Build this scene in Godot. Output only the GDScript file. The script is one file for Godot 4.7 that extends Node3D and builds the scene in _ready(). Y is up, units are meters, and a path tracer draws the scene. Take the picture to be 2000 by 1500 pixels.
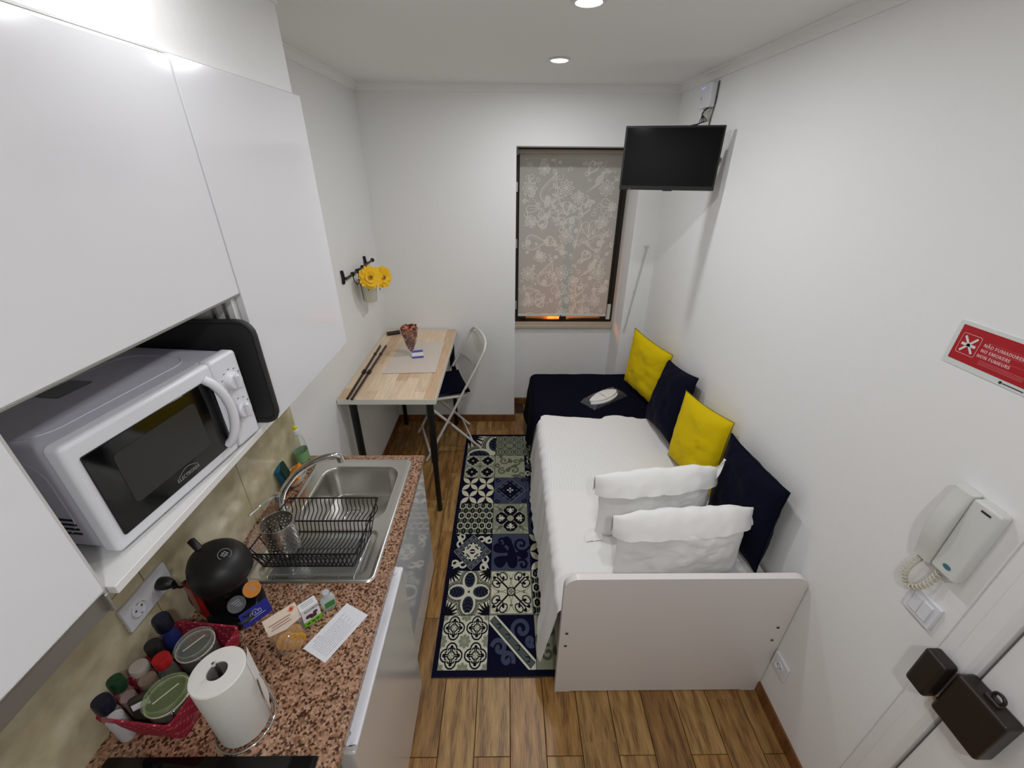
extends Node3D
# A narrow studio: kitchenette on the left wall, table, bed in front of a window niche, entrance door on the right wall.
# Units are metres. Camera stands at (0, 2.14, 0) and looks along -z, tilted down.

const WL := -1.0      # left wall face
const WR := 1.15      # right wall face
const ZB := -3.32     # back wall face
const ZF := 1.0       # wall behind the camera
const CEIL := 2.60
const CTOP := 0.88    # worktop height
const TTOP := 0.915   # table height

var M := {}
var used_names := {}

# ------------------------------------------------------------------ helpers: nodes
func numbered(called: String) -> String:
	var n: int = used_names.get(called, -1) + 1
	used_names[called] = n
	return called if n == 0 else "%s_%03d" % [called, n]

func thing(called: String, label: String, category: String, at := Vector3.ZERO, turn := 0.0, group := "") -> Node3D:
	var o := Node3D.new()
	o.name = numbered(called)
	add_child(o)
	o.position = at
	o.rotation.y = turn
	tag(o, label, category, group)
	return o

func tag(o: Node, label: String, category: String, group := "") -> void:
	o.set_meta("label", label)
	o.set_meta("category", category)
	if group != "":
		o.set_meta("group", group)

func put(parent: Node, called: String, st, m: Material, label := "") -> MeshInstance3D:
	var o := MeshInstance3D.new()
	o.mesh = st if st is Mesh else done(st)
	o.material_override = m
	var nm := called
	if parent == self:
		nm = numbered(called)
	else:
		var k := 0
		while parent.has_node(NodePath(nm)):
			k += 1
			nm = "%s_%03d" % [called, k]
	o.name = nm
	parent.add_child(o)
	if label != "":
		o.set_meta("label", label)
	return o

func struct(called: String, st, m: Material) -> MeshInstance3D:
	var o := put(self, called, st, m)
	o.set_meta("kind", "structure")
	return o

func done(st: SurfaceTool) -> ArrayMesh:
	st.generate_normals()
	return st.commit()

# ------------------------------------------------------------------ helpers: shapes
func S() -> SurfaceTool:
	var st := SurfaceTool.new()
	st.begin(Mesh.PRIMITIVE_TRIANGLES)
	st.set_smooth_group(-1)
	return st

const NOUV := Vector2(0, 0)
# corners run counter-clockwise seen from outside
func tri(st: SurfaceTool, a: Vector3, b: Vector3, c: Vector3, ua := NOUV, ub := NOUV, uc := NOUV) -> void:
	st.set_uv(ua); st.add_vertex(a)
	st.set_uv(uc); st.add_vertex(c)
	st.set_uv(ub); st.add_vertex(b)

func quad(st: SurfaceTool, a: Vector3, b: Vector3, c: Vector3, d: Vector3, ua := NOUV, ub := NOUV, uc := NOUV, ud := NOUV) -> void:
	tri(st, a, b, c, ua, ub, uc)
	tri(st, a, c, d, ua, uc, ud)

func at(p: Vector3) -> Transform3D:
	return Transform3D(Basis(), p)

func turned(p: Vector3, axis: Vector3, deg: float) -> Transform3D:
	return Transform3D(Basis(axis.normalized(), deg_to_rad(deg)), p)

# box with chamfered edges; centre c, size s
func box(st: SurfaceTool, c: Vector3, s: Vector3, bev := 0.0, xf := Transform3D()) -> void:
	st.set_smooth_group(-1)
	var h := s * 0.5
	var b: float = minf(bev, minf(h.x, minf(h.y, h.z)) * 0.9)
	if b <= 0.0:
		for ax in 3:
			for sg in [-1.0, 1.0]:
				var n := Vector3.ZERO; n[ax] = sg * h[ax]
				var u := Vector3.ZERO; u[(ax + 1) % 3] = h[(ax + 1) % 3] * sg
				var v := Vector3.ZERO; v[(ax + 2) % 3] = h[(ax + 2) % 3]
				quad(st, xf * (c + n - u - v), xf * (c + n + u - v), xf * (c + n + u + v), xf * (c + n - u + v), Vector2(0, 1), Vector2(1, 1), Vector2(1, 0), Vector2(0, 0))
		return
	var P := func(sx, sy, sz, k) -> Vector3:
		var p := Vector3(sx * (h.x - b), sy * (h.y - b), sz * (h.z - b))
		p[k] += b * [sx, sy, sz][k]
		return xf * (c + p)
	for ax in 3:
		var a1 := (ax + 1) % 3
		var a2 := (ax + 2) % 3
		for sg in [-1.0, 1.0]:
			var q := []
			for e in [[-1, -1], [1, -1], [1, 1], [-1, 1]]:
				var sv := [0.0, 0.0, 0.0]
				sv[ax] = sg; sv[a1] = e[0] * sg; sv[a2] = float(e[1])
				q.append(P.call(sv[0], sv[1], sv[2], ax))
			quad(st, q[0], q[1], q[2], q[3], Vector2(0, 1), Vector2(1, 1), Vector2(1, 0), Vector2(0, 0))
		# the four edges along this axis
		for s1 in [-1.0, 1.0]:
			for s2 in [-1.0, 1.0]:
				var lo := [0.0, 0.0, 0.0]; lo[ax] = -1.0; lo[a1] = s1; lo[a2] = s2
				var hi := [0.0, 0.0, 0.0]; hi[ax] = 1.0; hi[a1] = s1; hi[a2] = s2
				var A: Vector3 = P.call(lo[0], lo[1], lo[2], a1)
				var B: Vector3 = P.call(hi[0], hi[1], hi[2], a1)
				var C: Vector3 = P.call(hi[0], hi[1], hi[2], a2)
				var D: Vector3 = P.call(lo[0], lo[1], lo[2], a2)
				if s1 * s2 > 0: quad(st, A, D, C, B)
				else: quad(st, A, B, C, D)
	for sx in [-1.0, 1.0]:
		for sy in [-1.0, 1.0]:
			for sz in [-1.0, 1.0]:
				var a: Vector3 = P.call(sx, sy, sz, 0)
				var d: Vector3 = P.call(sx, sy, sz, 1)
				var e: Vector3 = P.call(sx, sy, sz, 2)
				if sx * sy * sz > 0: tri(st, a, d, e)
				else: tri(st, a, e, d)

func lo_hi(st: SurfaceTool, a: Vector3, b: Vector3, bev := 0.0) -> void:
	box(st, (a + b) * 0.5, (b - a).abs(), bev)

# rings follow an axis and run counter-clockwise seen from its far end
func loft(st: SurfaceTool, rings: Array, cap0 := true, cap1 := true, sharp := 35.0) -> void:
	var n: int = rings[0].size()
	var cen := []
	for r in rings:
		var c := Vector3.ZERO
		for p in r: c += p
		cen.append(c / n)
	var group := 1
	var last := Vector3.ZERO
	for i in rings.size() - 1:
		var dir: Vector3 = ((rings[i + 1][0] as Vector3) - rings[i][0])
		if dir.length() < 1e-7: dir = rings[i + 1][n / 3] - rings[i][n / 3]
		dir = dir.normalized()
		if i > 0 and dir.angle_to(last) > deg_to_rad(sharp): group += 1
		last = dir
		st.set_smooth_group(group)
		for j in n:
			var k := (j + 1) % n
			var v0 := float(i) / (rings.size() - 1)
			var v1 := float(i + 1) / (rings.size() - 1)
			var u0 := float(j) / n
			var u1 := float(j + 1) / n
			quad(st, rings[i][j], rings[i][k], rings[i + 1][k], rings[i + 1][j], Vector2(u0, 1 - v0), Vector2(u1, 1 - v0), Vector2(u1, 1 - v1), Vector2(u0, 1 - v1))
	st.set_smooth_group(-1)
	var e := rings.size() - 1
	for j in n:
		var k := (j + 1) % n
		if cap0: tri(st, cen[0], rings[0][k], rings[0][j])
		if cap1: tri(st, cen[e], rings[e][j], rings[e][k])

func rrect(w: float, h: float, r: float, k := 5) -> PackedVector2Array:
	var out := PackedVector2Array()
	r = minf(r, minf(w, h) * 0.499)
	for q in 4:
		var cx := (w / 2 - r) * (1 if q == 0 or q == 3 else -1)
		var cy := (h / 2 - r) * (1 if q < 2 else -1)
		for i in k + 1:
			var a := PI / 2 * (q + float(i) / k)
			out.append(Vector2(cx + r * cos(a), cy + r * sin(a)))
	return out

# rounded slab: outline in local xy, depth along z (centred), edges rounded by bev
func slab(st: SurfaceTool, xf: Transform3D, w: float, h: float, d: float, r: float, bev := 0.0, k := 5) -> void:
	var rings := []
	var steps := []
	if bev > 0:
		for i in 4:
			var a := PI / 2 * i / 3.0
			steps.append([-d / 2 + bev * (1 - cos(a)), bev * (1 - sin(a))])
		if d > bev * 4:
			steps.append([-d / 2 + bev * 1.4, 0.0])
			steps.append([d / 2 - bev * 1.4, 0.0])
		for i in 4:
			var a := PI / 2 * (1 - i / 3.0)
			steps.append([d / 2 - bev * (1 - cos(a)), bev * (1 - sin(a))])
	else:
		steps = [[-d / 2, 0.0], [d / 2, 0.0]]
	for s in steps:
		var ring := PackedVector3Array()
		for p in rrect(w - 2 * s[1], h - 2 * s[1], maxf(r - s[1], 0.0005), k):
			ring.append(xf * Vector3(p.x, p.y, s[0]))
		rings.append(ring)
	loft(st, rings, true, true, 40.0)

# turned shape: profile of (radius, height), bottom to top
func lathe(st: SurfaceTool, xf: Transform3D, prof: Array, n := 24, cap0 := true, cap1 := true, sx := 1.0, sz := 1.0) -> void:
	var rings := []
	for p in prof:
		var ring := PackedVector3Array()
		for j in n:
			var a := TAU * j / n
			ring.append(xf * Vector3(p[0] * cos(a) * sx, p[1], -p[0] * sin(a) * sz))
		rings.append(ring)
	loft(st, rings, cap0, cap1)

func tube(st: SurfaceTool, path: Array, r: float, n := 8, closed := false, rs: Array = []) -> void:
	var m := path.size()
	var rings := []
	var up := Vector3.ZERO
	for i in m:
		var a: Vector3 = path[(i - 1 + m) % m] if (i > 0 or closed) else path[i]
		var b: Vector3 = path[(i + 1) % m] if (i < m - 1 or closed) else path[i]
		var d := (b - a).normalized()
		if up == Vector3.ZERO:
			up = Vector3.UP if absf(d.y) < 0.9 else Vector3.RIGHT
		up = (up - d * up.dot(d)).normalized()
		var side := up.cross(d)
		var ring := PackedVector3Array()
		var rr: float = r if rs.is_empty() else rs[i]
		for j in n:
			var t := TAU * j / n
			ring.append((path[i] as Vector3) + (side * cos(t) + (d.cross(side)) * sin(t)) * rr)
		rings.append(ring)
	if closed: rings.append(rings[0])
	loft(st, rings, not closed, not closed, 170.0)

func curve(pts: Array, k := 6) -> Array:      # Catmull-Rom through the points
	var out := []
	for i in pts.size() - 1:
		var p0: Vector3 = pts[maxi(i - 1, 0)]
		var p1: Vector3 = pts[i]
		var p2: Vector3 = pts[i + 1]
		var p3: Vector3 = pts[mini(i + 2, pts.size() - 1)]
		for s in k:
			var t := float(s) / k
			out.append(p1.cubic_interpolate(p2, p0, p3, t))
	out.append(pts[pts.size() - 1])
	return out

func extrude(st: SurfaceTool, xf: Transform3D, poly: PackedVector2Array, d: float) -> void:
	if Geometry2D.is_polygon_clockwise(poly):      # y up: want counter-clockwise
		poly.reverse()
	var n := poly.size()
	var idx := Geometry2D.triangulate_polygon(poly)
	st.set_smooth_group(-1)
	for t in range(0, idx.size(), 3):
		var a := poly[idx[t]]
		var b := poly[idx[t + 1]]
		var c := poly[idx[t + 2]]
		if (b - a).cross(c - a) < 0:
			var q := b; b = c; c = q
		tri(st, xf * Vector3(a.x, a.y, d / 2), xf * Vector3(b.x, b.y, d / 2), xf * Vector3(c.x, c.y, d / 2))
		tri(st, xf * Vector3(a.x, a.y, -d / 2), xf * Vector3(c.x, c.y, -d / 2), xf * Vector3(b.x, b.y, -d / 2))
	for i in n:
		var a := poly[i]
		var b := poly[(i + 1) % n]
		quad(st, xf * Vector3(a.x, a.y, -d / 2), xf * Vector3(b.x, b.y, -d / 2), xf * Vector3(b.x, b.y, d / 2), xf * Vector3(a.x, a.y, d / 2))

# sheet: f(u, v) gives points; u x v must point to its upper side
func sheet(st: SurfaceTool, nu: int, nv: int, f: Callable, group := 0, uvs := Vector2(1, 1)) -> void:
	st.set_smooth_group(group)
	var g := []
	for i in nu + 1:
		var row := PackedVector3Array()
		for j in nv + 1:
			row.append(f.call(float(i) / nu, float(j) / nv))
		g.append(row)
	for i in nu:
		for j in nv:
			var u0 := uvs.x * i / nu
			var u1 := uvs.x * (i + 1) / nu
			var v0 := uvs.y * (1.0 - float(j) / nv)
			var v1 := uvs.y * (1.0 - float(j + 1) / nv)
			quad(st, g[i][j], g[i + 1][j], g[i + 1][j + 1], g[i][j + 1], Vector2(u0, v0), Vector2(u1, v0), Vector2(u1, v1), Vector2(u0, v1))

# stuffed cushion in local xy, thickness along z
func cushion(st: SurfaceTool, xf: Transform3D, w: float, h: float, t: float, pinch: float, noise: FastNoiseLite, wr := 0.006, n := 26, seam := 0.0) -> void:
	for side in [1.0, -1.0]:
		var f := func(u: float, v: float) -> Vector3:
			var x := u * 2 - 1
			var y := v * 2 - 1
			var ex := 1.0 - pinch * (1.0 - absf(y)) * 0.0 - pinch * (1.0 - y * y)
			var ey := 1.0 - pinch * (1.0 - x * x)
			var b := pow(maxf((1 - pow(absf(x), 2.6)) * (1 - pow(absf(y), 2.6)), 0.0), 0.55)
			var z := t / 2 * b + seam
			var p := Vector3(x * w / 2 * ex, y * h / 2 * ey, z * side)
			p.z += side * noise.get_noise_3d(p.x * 100, p.y * 100, side * 50.0) * wr * (0.3 + b)
			p.z -= side * wr * 0.22 * pow(1.0 - absf(noise.get_noise_3d(p.x * 160 + p.y * 120, p.y * 190 - p.x * 60, 90.0)), 14.0) * b
			return xf * (p if side > 0 else Vector3(-p.x, p.y, p.z))
		sheet(st, n, n, f, 5)
	st.set_smooth_group(-1)

func flat_quad(st: SurfaceTool, xf: Transform3D, w: float, h: float, z := 0.0) -> void:
	st.set_smooth_group(-1)
	quad(st, xf * Vector3(-w / 2, -h / 2, z), xf * Vector3(w / 2, -h / 2, z), xf * Vector3(w / 2, h / 2, z), xf * Vector3(-w / 2, h / 2, z), Vector2(0, 1), Vector2(1, 1), Vector2(1, 0), Vector2(0, 0))

func text(parent: Node, called: String, words: String, size: float, xf: Transform3D, m: Material, bold := false, stretch := 1.0) -> void:
	var tm := TextMesh.new()
	var f := SystemFont.new()
	f.font_names = PackedStringArray(["Droid Sans"])
	if bold: f.font_weight = 700
	tm.font = f
	tm.text = words
	tm.font_size = 32
	tm.pixel_size = size / 32.0
	tm.depth = 0.0006
	tm.curve_step = 4.0
	var o := put(parent, called, tm, m)
	o.transform = xf * Transform3D(Basis().scaled(Vector3(stretch, 1, 1)), Vector3.ZERO)

# ------------------------------------------------------------------ helpers: materials
func mat(c: Color, rough := 0.5, metal := 0.0, spec := 0.5) -> StandardMaterial3D:
	var m := StandardMaterial3D.new()
	m.albedo_color = c
	m.roughness = rough
	m.metallic = metal
	m.metallic_specular = spec
	return m

func rgb(r: int, g: int, b: int) -> Color:
	return Color8(r, g, b)

func tex_mat(im: Image, rough := 0.6, metal := 0.0, spec := 0.5, tri_scale := 0.0) -> StandardMaterial3D:
	var m := mat(Color.WHITE, rough, metal, spec)
	im.generate_mipmaps()
	m.albedo_texture = ImageTexture.create_from_image(im)
	if tri_scale > 0:
		m.uv1_triplanar = true
		m.uv1_world_triplanar = true
		m.uv1_scale = Vector3.ONE * tri_scale
	return m

func noise(sd: int, freq: float, oct := 3) -> FastNoiseLite:
	var n := FastNoiseLite.new()
	n.seed = sd
	n.frequency = freq
	n.noise_type = FastNoiseLite.TYPE_SIMPLEX_SMOOTH
	n.fractal_octaves = oct
	return n

# a seamless picture coloured by layers of noise: ramp maps 0..1 to a colour
func noise_image(w: int, h: int, n: FastNoiseLite, ramp: Gradient, sx := 1.0) -> Image:
	var src := n.get_seamless_image(w, h)
	var d := src.get_data()
	var out := PackedByteArray()
	out.resize(w * h * 3)
	var lut := []
	for i in 256: lut.append(ramp.sample(i / 255.0))
	for i in w * h:
		var c: Color = lut[d[i]]
		out[i * 3] = c.r8; out[i * 3 + 1] = c.g8; out[i * 3 + 2] = c.b8
	return Image.create_from_data(w, h, false, Image.FORMAT_RGB8, out)

func ramp(stops: Array) -> Gradient:
	var g := Gradient.new()
	var o := PackedFloat32Array()
	var c := PackedColorArray()
	for s in stops:
		o.append(s[0]); c.append(s[1])
	g.offsets = o
	g.colors = c
	return g

func relief(m: StandardMaterial3D, sd: int, freq: float, scale: float, size := 256, strength := 4.0) -> void:
	var im := noise(sd, freq, 4).get_seamless_image(size, size)
	im.convert(Image.FORMAT_RGBA8)
	im.bump_map_to_normal_map(strength)
	m.normal_enabled = true
	m.normal_texture = ImageTexture.create_from_image(im)
	m.normal_scale = scale

# ------------------------------------------------------------------ helpers: flat print, drawn into an Image
func fillp(im: Image, pts: PackedVector2Array, c: Color) -> void:
	var y0 := 1e9
	var y1 := -1e9
	for p in pts:
		y0 = minf(y0, p.y); y1 = maxf(y1, p.y)
	var W := im.get_width()
	for y in range(maxi(0, floori(y0)), mini(im.get_height(), ceili(y1) + 1)):
		var yy := y + 0.5
		var xs := []
		for i in pts.size():
			var a := pts[i]
			var b := pts[(i + 1) % pts.size()]
			if (a.y <= yy) != (b.y <= yy):
				xs.append(a.x + (yy - a.y) / (b.y - a.y) * (b.x - a.x))
		xs.sort()
		for k in range(0, xs.size() - 1, 2):
			var x0: int = clampi(roundi(xs[k]), 0, W)
			var x1: int = clampi(roundi(xs[k + 1]), 0, W)
			if x1 > x0: im.fill_rect(Rect2i(x0, y, x1 - x0, 1), c)

func ell(c: Vector2, rx: float, ry: float, ang := 0.0, n := 28) -> PackedVector2Array:
	var out := PackedVector2Array()
	for i in n:
		var t := TAU * i / n
		out.append(c + Vector2(rx * cos(t), ry * sin(t)).rotated(ang))
	return out

func stroke(im: Image, pts: PackedVector2Array, w: float, c: Color, closed := false) -> void:
	var n := pts.size()
	for i in (n if closed else n - 1):
		var a := pts[i]
		var b := pts[(i + 1) % n]
		var d := (b - a)
		if d.length() < 0.01: continue
		var e := d.normalized() * w * 0.5
		var q := e.orthogonal()
		fillp(im, PackedVector2Array([a - e * 0.5 + q, b + e * 0.5 + q, b + e * 0.5 - q, a - e * 0.5 - q]), c)

func swirl(c: Vector2, r0: float, turns: float, a0: float, n := 30) -> PackedVector2Array:
	var out := PackedVector2Array()
	for i in n + 1:
		var t := float(i) / n
		var a := a0 + TAU * turns * t
		out.append(c + Vector2(cos(a), sin(a)) * r0 * (1.0 - 0.85 * t))
	return out

func drop(tip: Vector2, to: Vector2, w: float, n := 20) -> PackedVector2Array:   # teardrop from its tip
	var out := PackedVector2Array()
	var d := to - tip
	var o := d.orthogonal().normalized()
	for i in n:
		var t := TAU * i / n
		var s := 0.5 - 0.5 * cos(t)
		out.append(tip + d * s + o * w * sin(t) * sin(t / 2) * sin(t / 2) * 1.5)
	return out

# ------------------------------------------------------------------ flat prints
const CR := Color8(206, 205, 184)
const NV := Color8(17, 18, 42)
const BK := Color8(20, 20, 27)
const GG := Color8(136, 140, 120)
const SL := Color8(66, 71, 92)
const OL := Color8(96, 100, 80)

# one tile of the rug's patchwork print, o = corner, s = size in pixels
func rug_tile(im: Image, kind: String, o: Vector2, s: float) -> void:
	var bgs := {"petal": CR, "quarter": CR, "clover": GG, "lens": NV, "hex": BK, "fleur": NV, "quatre": CR, "lattice": GG, "scroll": Color8(160, 163, 138), "diamond": SL, "cross": GG, "leaf": SL, "ornate": CR, "bar": NV}
	var t := Image.create(roundi(s), roundi(s), false, Image.FORMAT_RGB8)
	t.fill(bgs[kind])
	match kind:
		"petal", "quarter":
			var z := 2.0 if kind == "quarter" else 1.0
			var c := Vector2(0.5, 0.5) * z
			for k in 4:      # corner fans
				var cor := Vector2(0.5, 0.5) * z + Vector2(-0.5, -0.5).rotated(PI / 2 * k) * z
				for r in [-0.62, -0.32, 0.0, 0.32, 0.62]:
					var d := Vector2(0.30, 0.30).rotated(PI / 2 * k + r) * z * (0.8 if absf(r) > 0.5 else 1.0)
					fillp(t, drop((cor + d) * s, cor * s, 0.030 * z * s), BK)
			for ly in [[0.115, BK], [0.10, CR], [0.085, BK], [0.07, GG], [0.05, BK], [0.035, CR]]:
				for k in 4:
					var q := c + Vector2(0, -0.255).rotated(PI / 2 * k) * z
					fillp(t, ell(q * s, (0.145 + ly[0]) * z * s, (0.20 + ly[0]) * z * s, PI / 2 * k), ly[1])
			for k in 4:
				var a := PI / 2 * k
				fillp(t, ell((c + Vector2(0, -0.275).rotated(a) * z) * s, 0.125 * z * s, 0.175 * z * s, a), Color8(46, 50, 68))
				for i in 4:
					var y := -0.17 - 0.075 * i
					var w: float = [0.06, 0.09, 0.085, 0.045][i]
					stroke(t, PackedVector2Array([(c + Vector2(-w, y - 0.05).rotated(a) * z) * s, (c + Vector2(0, y).rotated(a) * z) * s, (c + Vector2(w, y - 0.05).rotated(a) * z) * s]), 0.028 * z * s, BK)
		"clover":
			for i in 2:
				for j in 2:
					var c := Vector2(0.25 + 0.5 * i, 0.25 + 0.5 * j)
					fillp(t, ell(c * s, 0.235 * s, 0.235 * s), Color8(172, 174, 152))
					for k in 8:
						var d := Vector2(0.2 if k % 2 == 0 else 0.17, 0).rotated(TAU * k / 8)
						fillp(t, drop(c * s, (c + d) * s, 0.055 * s), BK)
					fillp(t, ell(c * s, 0.03 * s, 0.03 * s), CR)
			fillp(t, ell(Vector2(0.5, 0.5) * s, 0.06 * s, 0.06 * s), OL)
		"lens":
			for i in range(-1, 5):
				for j in range(-1, 5):
					var c := Vector2(0.25 * i + 0.125, 0.25 * j + 0.125)
					var a := PI / 4 if (i + j) % 2 == 0 else -PI / 4
					var d := Vector2(0.17, 0).rotated(a)
					var n := Vector2(0.075, 0).rotated(a + PI / 2)
					var q := PackedVector2Array()
					for e in 11:
						q.append((c - d + d * 2 * e / 10.0 + n * sin(PI * e / 10.0)) * s)
					for e in 11:
						q.append((c + d - d * 2 * e / 10.0 - n * sin(PI * e / 10.0)) * s)
					fillp(t, q, Color8(214, 210, 182))
		"hex":
			for i in range(-1, 6):
				for j in range(-1, 7):
					var c := Vector2((i + (0.5 if j % 2 else 0.0)) * 0.2 + 0.1, j * 0.165 + 0.08)
					var q := PackedVector2Array()
					for e in [[0, -0.105], [0.075, -0.05], [0.075, 0.05], [0, 0.105], [-0.075, 0.05], [-0.075, -0.05]]:
						q.append((c + Vector2(e[0], e[1])) * s)
					stroke(t, q, 0.024 * s, CR if j % 2 == 0 else GG, true)
					fillp(t, ell(c * s, 0.022 * s, 0.045 * s), OL)
		"fleur":
			for k in 4:
				var a := PI / 2 * k
				var c := Vector2(0.5, 0.5)
				for m in [-1, 1]:
					stroke(t, _sw(c, a, Vector2(-0.33, -0.33 + 0.1 * m), 0.11, m, s), 0.05 * s, CR)
				fillp(t, drop((c + Vector2(-0.46, -0.46).rotated(a)) * s, (c + Vector2(-0.3, -0.3).rotated(a)) * s, 0.06 * s), CR)
			for w in [[0.49, GG], [0.465, BK], [0.44, SL], [0.33, GG], [0.31, NV]]:
				fillp(t, ell(Vector2(0.5, 0.5) * s, w[0] * s, w[0] * s, 0, 4), w[1])
			for k in 4:
				var a := PI / 2 * k
				var c := Vector2(0.5, 0.5)
				for i in 4:
					var p := c + (Vector2(-0.385, 0) + Vector2(0.385, -0.385) * (i + 0.5) / 4.0).rotated(a)
					stroke(t, PackedVector2Array([(p + Vector2(-0.05, 0).rotated(a)) * s, p * s, (p + Vector2(0, -0.05).rotated(a)) * s]), 0.02 * s, GG)
				fillp(t, drop((c + Vector2(0, -0.29).rotated(a)) * s, (c + Vector2(0, -0.02).rotated(a)) * s, 0.075 * s), CR)
				for m in [-1, 1]:
					stroke(t, _sw(c, a, Vector2(0.085 * m, -0.15), 0.065, m, s), 0.04 * s, CR)
			fillp(t, ell(Vector2(0.5, 0.5) * s, 0.07 * s, 0.07 * s), BK)
			stroke(t, PackedVector2Array([Vector2(0.45, 0.5) * s, Vector2(0.55, 0.5) * s]), 0.03 * s, CR)
		"quatre":
			for i in 3:
				for j in 3:
					var c := Vector2(0.5 * i, 0.5 * j)
					for k in 8:
						fillp(t, drop(c * s, (c + Vector2(0.13, 0).rotated(TAU * k / 8)) * s, 0.035 * s), GG)
			for i in 2:
				for j in 2:
					var c := Vector2(0.25 + 0.5 * i, 0.25 + 0.5 * j)
					for k in 4:
						fillp(t, ell((c + Vector2(0.115, 0).rotated(PI / 2 * k)) * s, 0.12 * s, 0.12 * s), BK)
					for k in 4:
						fillp(t, ell((c + Vector2(0.115, 0).rotated(PI / 2 * k)) * s, 0.092 * s, 0.092 * s), CR)
					fillp(t, ell(c * s, 0.12 * s, 0.12 * s), CR)
					for k in 4:
						var a := PI / 2 * k
						fillp(t, ell((c + Vector2(0.15, 0).rotated(a)) * s, 0.032 * s, 0.032 * s), BK)
						for m in [-1, 1]:
							stroke(t, _sw(c, a, Vector2(0.05 * m, -0.10), 0.045, m, s), 0.024 * s, BK)
					for k in 4:
						fillp(t, drop(c * s, (c + Vector2(0.07, 0).rotated(PI / 2 * k)) * s, 0.02 * s), GG)
		"lattice":
			for i in range(0, 4):
				for j in range(0, 4):
					var c := Vector2(0.166 + 0.333 * i, 0.166 + 0.333 * j)
					stroke(t, ell(c * s, 0.15 * s, 0.15 * s), 0.022 * s, BK, true)
					stroke(t, ell(c * s, 0.07 * s, 0.07 * s), 0.02 * s, BK, true)
					for k in 4:
						fillp(t, ell((c + Vector2(0.16, 0).rotated(PI / 2 * k + PI / 4)) * s, 0.03 * s, 0.03 * s), OL)
			fillp(t, ell(Vector2(0.5, 0.5) * s, 0.1 * s, 0.06 * s), Color8(150, 148, 112))
		"scroll":
			for w in [[Vector2(0.3, 0.25), 0.16, 0.0, 1.2], [Vector2(0.72, 0.3), 0.15, 2.0, -1.2], [Vector2(0.65, 0.68), 0.17, 3.4, 1.2], [Vector2(0.25, 0.72), 0.15, 5.0, -1.2], [Vector2(0.9, 0.85), 0.12, 1.0, 1.0], [Vector2(0.1, 0.45), 0.1, 1.0, 1.0]]:
				stroke(t, swirl(w[0] * s, w[1] * s, w[3], w[2]), 0.055 * s, OL)
			for w in [[0.5, 0.5, 0.75, 0.5], [0.5, 0.5, 0.4, 0.75], [0.45, 0.1, 0.55, 0.35], [0.1, 0.1, 0.25, 0.05], [0.85, 0.1, 0.95, 0.3], [0.5, 0.9, 0.8, 0.95]]:
				fillp(t, drop(Vector2(w[0], w[1]) * s, Vector2(w[2], w[3]) * s, 0.08 * s), OL)
		"diamond":
			for i in 5:
				for j in 5:
					if (i + j) % 2 == 0: stroke(t, swirl(Vector2(0.1 + 0.2 * i, 0.1 + 0.2 * j) * s, 0.08 * s, 1.0, i * 1.3), 0.035 * s, NV)
			for w in [[0.5, GG], [0.485, SL], [0.36, GG], [0.345, NV]]:
				fillp(t, ell(Vector2(0.5, 0.5) * s, w[0] * s, w[0] * s, 0, 4), w[1])
			for k in 4:
				for i in 3:
					var p := Vector2(0.5, 0.5) + (Vector2(-0.42, 0) + Vector2(0.42, -0.42) * (i + 0.5) / 3.0).rotated(PI / 2 * k)
					stroke(t, swirl(p * s, 0.05 * s, 1.0, k), 0.025 * s, NV)
				fillp(t, drop(Vector2(0.5, 0.5) * s, (Vector2(0.5, 0.5) + Vector2(0.1, 0).rotated(PI / 2 * k)) * s, 0.03 * s), CR)
				fillp(t, ell((Vector2(0.5, 0.5) + Vector2(0.2, 0).rotated(PI / 2 * k)) * s, 0.03 * s, 0.03 * s), SL)
		"cross":
			for k in 4:
				var cor := Vector2(0.5, 0.5) + Vector2(-0.42, -0.42).rotated(PI / 2 * k)
				stroke(t, swirl(cor * s, 0.14 * s, 1.0, k * PI / 2), 0.03 * s, Color8(172, 174, 150))
				fillp(t, drop(cor * s, (Vector2(0.5, 0.5) + Vector2(-0.22, -0.22).rotated(PI / 2 * k)) * s, 0.05 * s), OL)
			for ly in [[0.035, CR], [0.02, BK]]:
				for k in 4:
					for m in [-1, 0, 1]:
						fillp(t, drop(Vector2(0.5, 0.5) * s, (Vector2(0.5, 0.5) + Vector2(0.07 * m, -0.42 + 0.05 * absf(m)).rotated(PI / 2 * k)) * s, (0.14 + ly[0]) * s), ly[1])
			for k in 4:
				var a := PI / 2 * k
				fillp(t, drop((Vector2(0.5, 0.5) + Vector2(0, -0.4).rotated(a)) * s, (Vector2(0.5, 0.5) + Vector2(0, -0.16).rotated(a)) * s, 0.04 * s), CR)
				for m in [-1, 1]:
					stroke(t, _sw(Vector2(0.5, 0.5), a, Vector2(0.075 * m, -0.28), 0.055, m, s), 0.03 * s, CR)
			fillp(t, ell(Vector2(0.5, 0.5) * s, 0.12 * s, 0.12 * s), BK)
			fillp(t, ell(Vector2(0.5, 0.5) * s, 0.095 * s, 0.095 * s), Color8(160, 160, 134))
		"leaf":
			for w in [[Vector2(0.78, 0.3), 0.22, 0.4, 1.3], [Vector2(0.25, 0.22), 0.16, 2.6, -1.2], [Vector2(0.8, 0.85), 0.14, 4.0, 1.0]]:
				stroke(t, swirl(w[0] * s, w[1] * s, w[3], w[2]), 0.06 * s, NV)
			for w in [[0.5, 0.1, 0.55, 0.95, 0.14], [0.5, 0.55, 0.05, 0.35, 0.14], [0.5, 0.6, 0.1, 0.85, 0.16], [0.55, 0.55, 0.95, 0.6, 0.12], [0.5, 0.45, 0.35, 0.08, 0.1]]:
				fillp(t, drop(Vector2(w[0], w[1]) * s, Vector2(w[2], w[3]) * s, w[4] * s), NV)
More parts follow.
